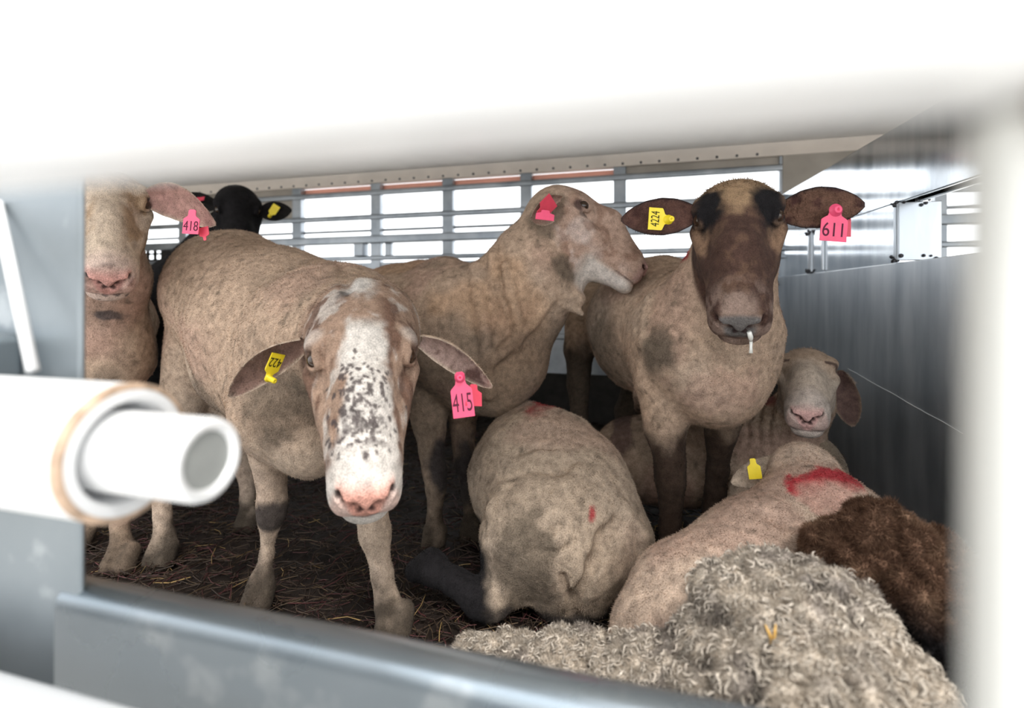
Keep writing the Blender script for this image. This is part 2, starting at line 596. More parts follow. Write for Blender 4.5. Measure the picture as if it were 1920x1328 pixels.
# right partition of the pen, swung a little out of square
pa = math.radians(6.0)
P0 = np.array([0.482, YB, 0.0]); PT = np.array([math.sin(pa), -math.cos(pa), 0.0]); PN = np.array([math.cos(pa), math.sin(pa), 0.0])
PM = np.stack([PT, PN, [0, 0, 1]], 1)
wr = empty('wall_right', P0); wr['kind'] = 'structure'
MB().box((-0.02, 0, 0.853), (2.1, 0.012, 1.055), PM, P0).build('upper_board', M_ALU, wr, 0.003)
MB().box((-0.02, 0.045, 0.853), (2.1, 0.057, 1.055), PM, P0).build('upper_board', M_ALU, wr, 0.003)
MB().box((-0.02, 0, 0.0), (2.1, 0.012, 0.695), PM, P0).build('lower_board', M_ALU2, wr, 0.003)
MB().box((-0.02, 0.045, 0.0), (2.1, 0.057, 0.695), PM, P0).build('lower_board', M_ALU, wr, 0.003)
MB().box((-0.02, 0.003, 0.685), (0.98, 0.012, 0.86), PM, P0).build('slot_panel', M_ALU, wr)
for u in (0.37, 0.985):
    k = MB()
    k.box((u, -0.006, 0.70), (u + 0.018, 0.003, 0.853), PM, P0)
    k.box((u + 0.010, -0.006, 0.70), (u + 0.018, 0.10, 0.853), PM, P0)
    if u < 0.5:
        k.box((u + 0.13, -0.006, 0.70), (u + 0.142, 0.003, 0.853), PM, P0)
    k.build('spacer', M_ALU2, wr, 0.002)
    wd = MB()
    for i in range(26):
        z = 0.705 if i % 2 else 0.848
        c = P0 + PM @ np.array([u + rng.uniform(-0.012, 0.018), rng.uniform(-0.010, -0.002), z + rng.uniform(-0.007, 0.007)])
        if u > 0.5 and i % 3 == 0:
            c = P0 + PM @ np.array([u + 0.02, rng.uniform(0, 0.09), z + rng.uniform(-0.005, 0.01)])
        r = rng.uniform(0.003, 0.006)
        wd.lathe([(0.0, -r), (r * .8, -r * .6), (r, 0), (r * .8, r * .6), (0.0, r)], c, np.eye(3), 8)
    wd.build('weld_bead', M_WELD_BORE, wr, smooth=True)
sc = MB()
sc.tube([P0 + PM @ np.array([0.70 + i * 0.07, -0.0015, 0.378 - i * 0.0085 + 0.001 * math.sin(i * 2)]) for i in range(9)], 0.0007, 6)
sc.build('scratch', M_WHITE, wr)
hp = MB()
hp.box((-0.05, -0.028, 0.0), (-0.012, -0.006, 0.86), PM, P0)
for z in (0.30, 0.42, 0.54, 0.66, 0.78):
    hp.box((-0.012, -0.03, z), (0.004, -0.002, z + 0.018), PM, P0)
hp.build('hinge_strip', M_GALV, wr, 0.003)

# near side of the trailer: what the photographer looks through
hpst = empty('hinge_post', (-0.50, 0.33, 0.0))
tag(hpst, 'grey steel hinge post with a round pin sleeve at the left edge', 'post')
MB().box((-0.62, 0.300, -0.35), (-0.431, 0.306, 1.30)).build('post', M_LPOST, hpst, 0.006)
XM = np.array([[0, 0, 1.0], [1, 0, 0], [0, 1, 0]])      # lathe axis along +X
AX = (0.0, 0.252, 0.505)
sl_ = MB().lathe([(0.042, -0.62), (0.042, -0.325), (0.0405, -0.3205), (0.038, -0.319), (0.033, -0.319), (0.031, -0.3205), (0.031, -0.46)], AX, XM, 56)
so = sl_.build('sleeve', M_WHITE, hpst, smooth=True)
MB().lathe([(0.0425, -0.3240), (0.0422, -0.3202), (0.0402, -0.3185), (0.0385, -0.3188)], AX, XM, 56).build('weld_ring', M_RUST, so, smooth=True).location = (0, 0, 0)
MB().lathe([(0.0312, -0.321), (0.0309, -0.46), (0.0, -0.46)], AX, XM, 48).build('sleeve_bore_shade', M_WELD_BORE, so, smooth=True)  # dark liner: shade of the gap round the pin put into the colour
for ob in so.children:
    ob.location = (0, 0, 0)
pin = MB().lathe([(0.0248, -0.47), (0.0248, -0.262), (0.0238, -0.2580), (0.0215, -0.2565), (0.018, -0.2575), (0.017, -0.2600)], AX, XM, 48).build('pin', M_WHITE, hpst, smooth=True)
cap = MB().lathe([(0.0185, -0.2602), (0.010, -0.2600), (0.0, -0.2600)], AX, XM, 48).build('pin_cap', M_CAP, pin)
cap.location = (0, 0, 0)
g1 = on_plane(-6, 380, 1, 0.296); g2 = on_plane(62, 695, 1, 0.272)
MB().tube([g1, (g1 * 2 + g2) / 3, g2], 0.0042, 12).build('weld_rod', M_WHITE, hpst, smooth=True)
sg = MB(); sg.box((-0.62, 0.252, 0.44), (-0.49, 0.302, 0.572)); sg.build('sleeve_bracket', M_LPOST, hpst, 0.008)

lr = empty('sill_rail', (-0.1, 0.32, 0.0))
tag(lr, 'blue-grey galvanised sill rail with rounded top edge across the bottom', 'rail')
def rrect(y0, z0, y1, z1, r, n=5):
    P = []
    for (a, b, t0) in ((y1 - r, z1 - r, 0), (y0 + r, z1 - r, 90), (y0 + r, z0 + r, 180), (y1 - r, z0 + r, 270)):
        for i in range(n + 1):
            t = math.radians(t0 + 90 * i / n)
            P.append((a + r * math.cos(t), b + r * math.sin(t)))
    return P
o = MB().prism(rrect(0.295, 0.235, 0.328, 0.377, 0.0155, 10), 0, -0.45, 1.2).build('rail', M_RAIL, lr, smooth=False)
for p in o.data.polygons: p.use_smooth = len(p.vertices) == 4

ob_ = MB().prism(rrect(0.235, 0.19, 0.268, 0.335, 0.008, 6), 0, -1.2, 1.2).build('lower_rail', M_WHITE)
for p in ob_.data.polygons: p.use_smooth = len(p.vertices) == 4
tag(ob_, 'white painted lower rail cutting the bottom left corner', 'rail')

gf = empty('gate_frame', (0.0, 0.09, 0.0))
tag(gf, 'overexposed white gate frame, thick bar on top and post at right edge', 'gate')
o = MB().prism(rrect(0.066, 0.6265, 0.100, 0.71, 0.009, 8), 0, -0.9, 0.9).build('top_bar', M_WHITE, gf)
for p in o.data.polygons: p.use_smooth = len(p.vertices) == 4
MB().box((0.0431, 0.086, 0.02), (0.115, 0.099, 0.6265)).build('side_post', M_POST, gf, 0.003)
wd = MB()
wd.tube([(0.047 + 0.004 * i, 0.083, 0.6235 + 0.001 * (i % 2)) for i in range(12)], 0.0042, 8)
wd.build('weld_bead', M_RUSTDK, gf, smooth=True)
# ------------------------------------------------------------------ sheep building blocks
class Head:
    """local axes: x = across, y = towards the nose, z = out of the forehead; ly stretches the face"""
    def __init__(s, o, nose, crown, scale, ly=1.0):
        s.o = np.asarray(o, float)
        s.y = nrm(np.asarray(nose, float))
        z = np.asarray(crown, float)
        s.z = nrm(z - (z @ s.y) * s.y)
        s.x = np.cross(s.y, s.z)
        s.M = np.stack([s.x, s.y, s.z], 1)
        s.s = scale
        s.a = np.array([1.0, ly, 1.0])

    def w(s, x, y, z):
        return s.o + s.s * (s.M @ (np.array([x, y, z], float) * s.a))

    def loc(s, P):
        return ((P - s.o) @ s.M) / s.s / s.a

    def cone(s, a, ra, b, rb, k=0.02, op=1):
        return Cone(s.w(*a), ra * s.s, s.w(*b), rb * s.s, k * s.s, op)

    def ell(s, c, r, k=0.02, op=1):
        return Ell(s.w(*c), s.M, np.array(r) * s.a * s.s, k * s.s, op)

    def eye(s, q, W):
        return np.array([q * 0.0490 * W, 0.008, 0.0045])

    def prims(s, roman=0.0, width=1.0, muzzle=1.0, poll=1.0, lid=0.35, jaw=1.0, bag=0.0):
        W, m = width, muzzle
        out = [
            s.ell((0, -0.034, -0.022), (0.058 * W, 0.056 * poll, 0.060), 0.03),
            s.ell((0, 0.000, 0.004), (0.050 * W, 0.040, 0.034), 0.03),                       # flat forehead
            s.ell((0, 0.055, -0.030), (0.046 * W, 0.090, 0.052), 0.03),
            s.cone((0, 0.005, 0.006 + roman * .4), 0.030 * W, (0, 0.080, 0.008 + roman), 0.027, 0.02),
            s.cone((0, 0.080, 0.008 + roman), 0.027, (0, 0.170, -0.013), 0.024 * m, 0.02),
            s.ell((0, 0.108, -0.030), (0.042, 0.070, 0.040), 0.025),
            s.ell((0, 0.162, -0.029), (0.037 * m, 0.044, 0.031), 0.025),
            s.ell((0, 0.193, -0.029), (0.031 * m, 0.021, 0.025), 0.016),
            s.cone((0, 0.050, -0.074 * jaw), 0.025, (0, 0.165, -0.058), 0.021 * m, 0.025),
        ]
        for q in (-1, 1):
            out += [
                s.ell((q * 0.034 * W, 0.022, -0.060 * jaw), (0.021, 0.058, 0.038), 0.025),      # jaw muscle
                s.ell((q * 0.046 * W, -0.008, 0.017), (0.015, 0.020, 0.011), 0.016),      # brow
                s.cone((q * 0.053 * W, 0.016, -0.016), 0.010, (q * 0.034, 0.085, -0.020), 0.011, 0.018),   # cheek bone
                s.ell((q * 0.024 * m, 0.182, -0.041), (0.014, 0.026, 0.016), 0.012),      # upper lip
                s.ell((q * 0.019 * m, 0.198, -0.014), (0.012, 0.014, 0.010), 0.010),      # nostril wing
            ]
        for q in (-1, 1):
            out.append(Cone(s.w(q * 0.050 * W, 0.030, 0.003), 0.0038 * s.s, s.w(q * 0.043 * W, 0.070, 0.000), 0.002 * s.s, 0.008 * s.s, -1))
            out.append(s.cone((q * 0.005, 0.2150, -0.031), 0.0042, (q * 0.014 * m, 0.2120, -0.0225), 0.0068, 0.005, -1))
            out.append(s.cone((q * 0.014 * m, 0.2120, -0.0225), 0.0068, (q * 0.027 * m, 0.200, -0.012), 0.0048, 0.005, -1))
            out.append(s.cone((0, 0.2130, -0.0520), 0.0022, (q * 0.022 * m, 0.203, -0.0560), 0.0022, 0.004, -1))
            out.append(s.cone((q * 0.022 * m, 0.203, -0.0560), 0.0022, (q * 0.040 * m, 0.158, -0.054), 0.0018, 0.004, -1))
        out.append(s.cone((0, 0.2170, -0.032), 0.0028, (0, 0.2130, -0.050), 0.0030, 0.005, -1))
        out.append(s.ell((0, 0.189, -0.065), (0.027 * m, 0.022, 0.015), 0.010))          # chin
        return out

    def sockets(s, field, lid=0.35, size=1.0):
        """eye balls seated where the flesh ends, rimmed by lids"""
        s.balls = []
        for q in (-1, 1):
            ax = nrm(np.array([q * 0.76, 0.14, 0.60]))
            u = nrm(np.cross(ax, [0, 1, 0])); v = np.cross(u, ax)
            if u[2] < 0:
                u = -u
            A, B, Vv = s.M @ ax, s.M @ u, s.M @ v
            o = s.w(q * 0.030, 0.012, -0.004)
            t = 0.0
            for _ in range(60):
                g = float(field.at((o + A * t)[None])[0])
                if g > -0.0004:
                    break
                t -= g * 0.7
            p = o + A * t
            k = s.s * size
            s.balls.append((p - A * 0.0036 * k, 0.0116 * k))
            field.add(Cone(p + A * 0.006 * k, 0.0108 * k, p + A * 0.03 * k, 0.014 * k, 0.004 * k, -1))
            ring = []
            for i in range(17):
                th = 2 * math.pi * i / 16
                up = max(0, math.sin(th)); lo = max(0, -math.sin(th))
                c = p + Vv * (0.0138 * k * math.cos(th)) + B * (0.0104 * k * math.sin(th) * (1 - lid * up)) + A * k * (0.0012 + 0.0022 * up - 0.0035 * abs(math.cos(th)))
                ring.append((c, k * (0.0021 + 0.0018 * up + 0.0005 * lo)))
            for (p0, r0), (p1, r1) in zip(ring[:-1], ring[1:]):
                field.add(Cone(p0, r0, p1, r1, 0.004 * k))

    def box(s):
        c = s.w(0, 0.055, -0.02)
        r = 0.175 * s.s
        return c - r, c + r


EAR_S = [0.0, 0.10, 0.25, 0.45, 0.65, 0.80, 0.92, 1.0]
EAR_W = [0.50, 0.70, 0.92, 1.0, 0.88, 0.66, 0.40, 0.10]


def ear(base, tip, width, facing, cup=0.35, droop=0.0, roll=0.0, nu=22, nv=15, thick=0.004):
    """cupped leaf with two layers; returns verts, quads, layer (0 outer, 1 inner), s, t"""
    base, tip = np.asarray(base), np.asarray(tip)
    ax = tip - base
    L = np.linalg.norm(ax)
    a = ax / L
    f = nrm(facing - (facing @ a) * a)
    side = np.cross(a, f)
    V, S, T, LY = [], [], [], []
    for layer in (0, 1):
        for i in range(nu):
            u = i / (nu - 1)
            hw = np.interp(u, EAR_S, EAR_W) * width / 2
            c = base + a * (L * u) + f * 0 + np.array([0, 0, droop * L * math.sin(math.pi * u)])
            cu = cup * (1.15 - 0.7 * u)
            for j in range(nv):
                t = -1 + 2 * j / (nv - 1)
                ang = t * cu * 2.2
                rad = hw / max(cu * 2.2, 1e-3)
                x = rad * math.sin(ang)
                dpt = rad * (1 - math.cos(ang))
                edge = 1 - abs(t) ** 6
                off = -thick * edge * (1 - u * 0.6) if layer == 0 else 0.0
                p = c + side * x + f * (dpt - cu * hw * 0.8 + off)
                V.append(p); S.append(u); T.append(t); LY.append(layer)
    Q = []
    for layer in (0, 1):
        o = layer * nu * nv
        for i in range(nu - 1):
            for j in range(nv - 1):
                q = [o + i * nv + j, o + (i + 1) * nv + j, o + (i + 1) * nv + j + 1, o + i * nv + j + 1]
                Q.append(q if layer == 0 else q[::-1])
    return np.array(V), np.array(Q), np.array(LY), np.array(S), np.array(T), (a, f, side, L)


def blades(V, Q, C, n, length, width, flow=(0, 0, -1), lean=0.6, seed=1, shade=0.25, lenfun=None, tipc=None):
    """short wool fibres standing on the skin: thin tapering triangles"""
    r = np.random.default_rng(seed)
    a, b, c, d = (V[Q[:, i]] for i in range(4))
    nn = np.cross(c - a, d - b)
    ar = np.linalg.norm(nn, axis=1)
    nn = nn / (ar[:, None] + 1e-12)
    wgt = ar.copy()
    cum = np.cumsum(wgt) / wgt.sum()
    f = np.searchsorted(cum, r.random(n))
    f = np.clip(f, 0, len(Q) - 1)
    u, v = r.random(n)[:, None], r.random(n)[:, None]
    P = (a[f] * (1 - u) + b[f] * u) * (1 - v) + (d[f] * (1 - u) + c[f] * u) * v
    N = nn[f]
    col = C[Q[f, r.integers(0, 4, n)]]
    fl = np.asarray(flow, float)
    fl = fl - (N @ fl)[:, None] * N
    dirv = N * (1 - lean * 0.75) + fl * lean + r.normal(0, 0.30, (n, 3))
    dirv /= np.linalg.norm(dirv, axis=1)[:, None]
    ln = length * r.uniform(0.5, 1.3, n)
    if lenfun is not None:
        ln = ln * lenfun(P)
    keep = ln > 0.0007
    P, N, col, dirv, ln = P[keep], N[keep], col[keep], dirv[keep], ln[keep]
    n = len(P)
    sd = np.cross(dirv, r.normal(0, 1, (n, 3)))
    sd /= np.linalg.norm(sd, axis=1)[:, None] + 1e-9
    w = (width * r.uniform(0.6, 1.4, n))[:, None]
    B = P - N * 0.001
    VV = np.stack([B + sd * w, B - sd * w, P + dirv * ln[:, None]], 1).reshape(-1, 3)
    k = r.uniform(1 - shade, 1 + shade, n)[:, None]
    base = col * k
    tp = np.clip(base * 1.12, 0, 1)
    CC = np.stack([base, base, tp], 1).reshape(-1, 3)
    T = np.arange(3 * n).reshape(-1, 3)
    return VV, T, CC


EYES, TAGS = [], []


def make_sheep(field, colour, label, head=None, ears=(), h=0.0065, hh=0.0034, group='sheep in the trailer pen',
               nfuzz=90000, flen=0.0042, fwid=0.0006, flow=(0, 0, -1), lean=0.85, lenfun=None, seed=1, eyes=True,
               clip=None, lid=0.35, floor=-0.004, width=1.0, shade=0.12, extra=None):
    field.quiet = head
    if head is not None and eyes:
        head.sockets(field, lid)
    lo = np.min([p.lo for p in field.p if p.op > 0], 0) - 0.03
    hi = np.max([p.hi for p in field.p if p.op > 0], 0) + 0.03
    lo[2] = max(lo[2], floor - 2 * h)
    F = field.grid(lo, hi, h)
    zz = lo[2] + h * np.arange(F.shape[2])
    F = np.maximum(F, (floor - zz)[None, None, :].astype(np.float32))
    V, Q = surface_nets(F, lo, h)
    if head is not None:
        b0, b1 = head.box()
        b0 = np.maximum(b0, [-9, -9, floor])
        ins = ((V > b0 + 0.004) & (V < b1 - 0.004)).all(1)
        Q = Q[~ins[Q].all(1)]
        F2 = field.grid(b0, b1, hh)
        V2, Q2 = surface_nets(F2, b0, hh)
        Q = np.concatenate([Q, Q2 + len(V)]); V = np.concatenate([V, V2])
    used = np.zeros(len(V), bool); used[Q.reshape(-1)] = True
    ren = np.cumsum(used) - 1
    V = V[used]; Q = ren[Q]
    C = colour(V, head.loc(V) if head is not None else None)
    for e in ears:
        eV, eQ, ly, s_, t_, fr = ear(**e['shape'])
        ec = e['col'](eV, ly, s_, t_)
        Q = np.concatenate([Q, eQ + len(V)]); V = np.concatenate([V, eV]); C = np.concatenate([C, ec])
    fV, fT, fC = blades(V, Q, C, nfuzz, flen, fwid, flow, lean, seed, shade, lenfun)
    if extra is not None:
        xV, xF, xC, xm = extra(V, Q, C)
    allV = [V, fV]; allC = [C, fC]; faces = [Q, fT + len(V)]; mi = [np.zeros(len(Q)), np.ones(len(fT))]
    if extra is not None:
        off = len(V) + len(fV)
        allV.append(xV); allC.append(xC); faces.append(xF + off); mi.append(np.full(len(xF), xm))
    me = np_mesh('sheep', np.concatenate(allV), faces, np.concatenate(allC), True, np.concatenate(mi))
    base = np.array([V[:, 0].mean(), V[:, 1].mean(), 0.0])
    rebase(me, base)
    o = link('sheep', me, [M_SKIN, M_FUZZ])
    o.location = base
    o['_base'] = [float(x) for x in base]
    tag(o, label, 'sheep', group)
    if head is not None and eyes:
        for c, r in head.balls:
            mb = MB()
            mb.lathe([(r * math.sin(t), -r * math.cos(t)) for t in np.linspace(0, math.pi, 14)], c, head.M, 22)
            mb.build('eye', M_EYE, o, smooth=True)
    return o


def text_mesh(body, size):
    cu = bpy.data.curves.new('txt', 'FONT')
    cu.body = body; cu.size = size; cu.align_x = 'CENTER'; cu.align_y = 'CENTER'; cu.extrude = 0.0004
    to = bpy.data.objects.new('txt', cu)
    COL.objects.link(to)
    bpy.context.view_layer.update()
    me = bpy.data.meshes.new_from_object(to.evaluated_get(bpy.context.evaluated_depsgraph_get()))
    bpy.data.objects.remove(to)
    bpy.data.curves.remove(cu)
    return me


def ear_tag(sheep, c, up, facing, w, h, text, mat, ink, stud=True, neck=0.45, tsize=None, trot=0.0, label=None, stud_len=0.010, toff=0.0):
    """flat plastic tag: broad plate, narrower neck, round stud through the ear, number on the plate"""
    up = nrm(up - (up @ nrm(facing)) * nrm(facing)); f = nrm(facing); x = np.cross(up, f)
    M = np.stack([x, up, f], 1)
    base = np.array(sheep['_base'])
    hw, nw = w / 2, w * neck / 2
    out = [(-hw, -h * .5), (hw, -h * .5), (hw, h * 0.12), (hw * .93, h * 0.16), (nw * 1.15, h * 0.26), (nw, h * .34), (nw, h * .5),
           (nw * .6, h * .55), (-nw * .6, h * .55), (-nw, h * .5), (-nw, h * .34), (-nw * 1.15, h * 0.26), (-hw * .93, h * 0.16), (-hw, h * 0.12)]
    V = [c + M @ np.array([a, b, z]) for z in (-0.0008, 0.0008) for a, b in out]
    n = len(out)
    mb = MB(); mb.put(V, [list(range(n))[::-1], list(range(n, 2 * n))] + [[i, (i + 1) % n, n + (i + 1) % n, n + i] for i in range(n)])
    t = mb.build('ear_tag', mat, sheep)
    if label:
        t['label'] = label
    if stud:
        r = nw * .95
        sc_ = c + M @ np.array([0, h * 0.42, 0])
        s = MB().lathe([(r * 1.15, 0.0), (r * 1.15, 0.0022), (r * .8, 0.0028), (r * .72, stud_len), (r * .62, stud_len + .0012), (r * .22, stud_len + .0012), (r * .18, stud_len - .002), (0, stud_len - .002)], sc_, M, 24).build('tag_stud', mat, t, smooth=True)
        s.location = (0, 0, 0)
    if text:
        me = text_mesh(text, tsize or h * 0.42)
        nv = len(me.vertices)
        v = np.empty(nv * 3, np.float32); me.vertices.foreach_get('co', v); v = v.reshape(-1, 3)
        ct, st = math.cos(trot), math.sin(trot)
        v = v @ np.array([[ct, st, 0], [-st, ct, 0], [0, 0, 1]], np.float32)
        wd = v[:, 0].max() - v[:, 0].min(); hd = v[:, 1].max() - v[:, 1].min()
        P = np.stack([v[:, 0] * min(1, w * .9 / wd), v[:, 1] * min(1.6, (h * .56) / hd if trot else 1.25), v[:, 2] + 0.0009], 1)
        P[:, 1] -= h * 0.18 + toff
        W_ = c + P @ M.T
        me.vertices.foreach_set('co', W_.astype(np.float32).reshape(-1)); me.update()
        to = link('tag_number', me, ink, t); to.location = (0, 0, 0)
    return t


# wool colours (albedo)
TAN = np.array([0.46, 0.335, 0.245])
CREAM = np.array([0.50, 0.405, 0.32])
DIRT = np.array([0.125, 0.10, 0.075])
PINKS = np.array([0.42, 0.26, 0.21])
BROWN = np.array([0.085, 0.048, 0.034])
BLACK = np.array([0.012, 0.011, 0.012])
WHITE = np.array([0.62, 0.575, 0.53])
RED = np.array([0.42, 0.045, 0.055])


def mixc(C, col, m):
    return C + (np.asarray(col) - C) * np.clip(m, 0, 1)[:, None]


def coat(P, seed=0, base=TAN, dirt=0.45, pink=0.35):
    n1 = fbm(P, 5.0, seed, 4); n2 = fbm(P, 22.0, seed + 5, 3); n3 = fbm(P, 90.0, seed + 9, 2)
    C = np.tile(base, (len(P), 1))
    C = mixc(C, CREAM, sstep(0.50, 0.75, n1) * 0.6)
    C = mixc(C, PINKS, sstep(0.5, 0.72, fbm(P, 8.0, seed + 31, 2)) * pink)
    C = mixc(C, DIRT, sstep(0.50, 0.74, n2 * .55 + fbm(P, 4.0, seed + 47, 2) * .45) * dirt * .85)
    C = C * (0.80 + 0.40 * n3)[:, None]
    C = mixc(C, DIRT * .7, sstep(0.80, 0.86, vnoise(P, 75.0, seed + 3)) * 0.45)
    return C


def blob(P, c, r, amp=0.35, freq=40.0, seed=0, soft=0.35):
    d = np.linalg.norm((P - np.asarray(c)) / np.asarray(r), axis=1) + amp * (fbm(P, freq, seed, 3) - 0.5) * 2
    return 1 - sstep(1 - soft, 1 + soft * .4, d)


def nose_paint(C, Q, pinkc, amount=1.0, dark=None):
    """bare skin of nose and lips"""
    x, y, z = Q.T
    hw = 0.027 + (z + .012) * .56
    tri = sstep(0.180, 0.200, y) * sstep(-0.055, -0.049, z) * (1 - sstep(-.002, .004, np.abs(x) - hw)) * (1 - sstep(-.008, .004, z))
    C = mixc(C, pinkc * .8 + C.mean(0) * .2, sstep(.19, .205, y) * sstep(-.056, -.05, z) * .5 * amount)
    C = mixc(C, pinkc, tri * amount)
    nd = np.minimum.reduce([np.hypot(np.hypot((np.abs(x) - a), y - b), z - c) for a, b, c in ((.006, .213, -.029), (.013, .208, -.023), (.020, .203, -.017), (.026, .198, -.013))])
    C = mixc(C, np.array([0.03, 0.015, 0.015]), (1 - sstep(0.0040, 0.0074, nd)) * 0.93)
    ml = sstep(0.15, 0.16, y) * (1 - sstep(0.0006, 0.0026, np.abs(z + 0.0535 - (np.abs(x) < .02) * .0008))) 
    C = mixc(C, np.array([0.06, 0.03, 0.03]), ml * 0.6)
    return C


def lids(C, Q, col, m=0.8, r=0.016, W=1.0):
    x, y, z = Q.T
    d = np.sqrt((np.abs(x) - 0.056 * W) ** 2 + ((y - 0.008) * .75) ** 2 + (z - 0.009) ** 2)
    return mixc(C, col, (1 - sstep(r * .6, r, d)) * m)
# ------------------------------------------------------------------ the flock
def leg(f, pts, k=0.02, hoof=True, hd=None):
    f.chain([(a, b, c, r * (.82 if r < .06 else .92)) for a, b, c, r in pts], min(k, .014))
    if hoof:
        p = at(*pts[-1][:3]); r = pts[-1][3]
        hd = nrm(np.array(hd if hd is not None else [0.2, -1, 0], float)); sx = np.array([-hd[1], hd[0], 0])
        z0 = 0.004
        for q in (-1, 1):
            a = np.array([p[0], p[1], 0]) + sx * q * r * 0.48
            f.add(Cone(a + [0, 0, 0.042], r * .55, a + hd * r * 0.75 + [0, 0, z0 + r * .25], r * .58, 0.006))


def ear_colour(outer, inner, edge=None, seed=0, hair=None):
    def fn(V, ly, s, t):
        C = np.where((ly == 1)[:, None], np.asarray(inner), np.asarray(outer)) * np.ones((len(V), 3))
        n = fbm(V, 60.0, seed, 3)
        if hair is not None:
            C = mixc(C, hair, (ly == 1) * sstep(0.52, 0.68, n))
        if edge is not None:
            C = mixc(C, edge, sstep(0.80, 1.0, np.abs(t)) + sstep(0.93, 1, s) * .7)
        return C * (0.75 + 0.5 * n)[:, None]
    return fn


def ridge(f, pix, r, sink=0.35, k=0.012):
    k, r = min(k, .009), r * 1.35
    pts = [f.hit(px, py) for px, py in pix]
    pts = [p - f.grad(p) * r * sink for p in pts]
    return [Cone(a, r, b, r, k) for a, b in zip(pts[:-1], pts[1:])]


def groove(f, pix, r, k=0.012):
    r, k = r * 1.3, k * .7
    pts = [f.hit(px, py) for px, py in pix]
    return [Cone(a, r, b, r, k, -1) for a, b in zip(pts[:-1], pts[1:])]


def frame(px, py, d, tilt, yaw=0.0, roll=0.0, s=1.2, ly=1.0):
    """head seen from the front: tilt = how far the nose comes towards the viewer, yaw = nose to the right"""
    t = -ray(px, py)
    r = nrm(np.cross(U_, t)); u = np.cross(t, r)
    n = (math.sin(roll) + math.sin(yaw)) * r - math.cos(tilt) * u + math.sin(tilt) * t
    z = math.sin(yaw) * .6 * r + math.sin(tilt) * u + math.cos(tilt) * t
    return Head(at(px, py, d), n, z, s, ly)


# ---- spotted ewe standing in front
f = Field()
f.add(Cone(at(435, 548, 1.36), 0.160, at(520, 615, 1.24), 0.178, 0.05), Cone(at(520, 615, 1.24), 0.178, at(625, 640, 1.10), 0.148, 0.05))
f.add(Cone(at(625, 650, 1.08), 0.155, at(560, 750, 1.05), 0.125, 0.05), Cone(at(620, 660, 1.05), 0.14, at(685, 620, 0.90), 0.092, 0.06))
f.add(Cone(at(560, 780, 1.02), 0.105, at(580, 830, 1.00), 0.065, 0.04), Cone(at(440, 690, 1.26), 0.09, at(520, 700, 1.16), 0.12, 0.05))
leg(f, [(500, 740, 1.06, .080), (505, 850, 1.05, .043), (508, 945, 1.05, .034), (508, 968, 1.05, .031), (500, 1040, 1.055, .021), (492, 1085, 1.055, .026), (492, 1112, 1.045, .028)])
leg(f, [(690, 800, 1.02, .075), (695, 930, 1.0, .036), (702, 1000, .985, .030), (716, 1075, .975, .021), (728, 1140, .965, .025), (742, 1172, .955, .031)])
leg(f, [(392, 625, 1.36, .110), (345, 750, 1.34, .062), (300, 860, 1.30, .038), (304, 930, 1.25, .026), (308, 1010, 1.22, .025), (308, 1050, 1.21, .030)])
leg(f, [(430, 680, 1.42, .12), (450, 800, 1.43, .06), (462, 880, 1.44, .034), (466, 940, 1.42, .023), (470, 975, 1.40, .028)])
f.noise = [(0.012, 9.0, 1), (0.004, 18.0, 2), (0.0012, 60.0, 3)]
f.add(*groove(f, [(640, 495), (652, 540), (655, 590)], 0.006, 0.02))
f.add(*groove(f, [(470, 545), (520, 515), (570, 500), (600, 498)], 0.004, 0.012))
f.add(*groove(f, [(340, 660), (350, 700), (385, 750)], 0.008, 0.02))
hB = frame(680, 668, 0.80, math.radians(40), 0.0, math.radians(1), 1.2, .87)
f.add(Cone(hB.w(0, -.04, -.02), .055, at(655, 640, .95), .085, 0.05))
f.add(*hB.prims(roman=0.006, width=1.12, muzzle=1.0, poll=1.12))


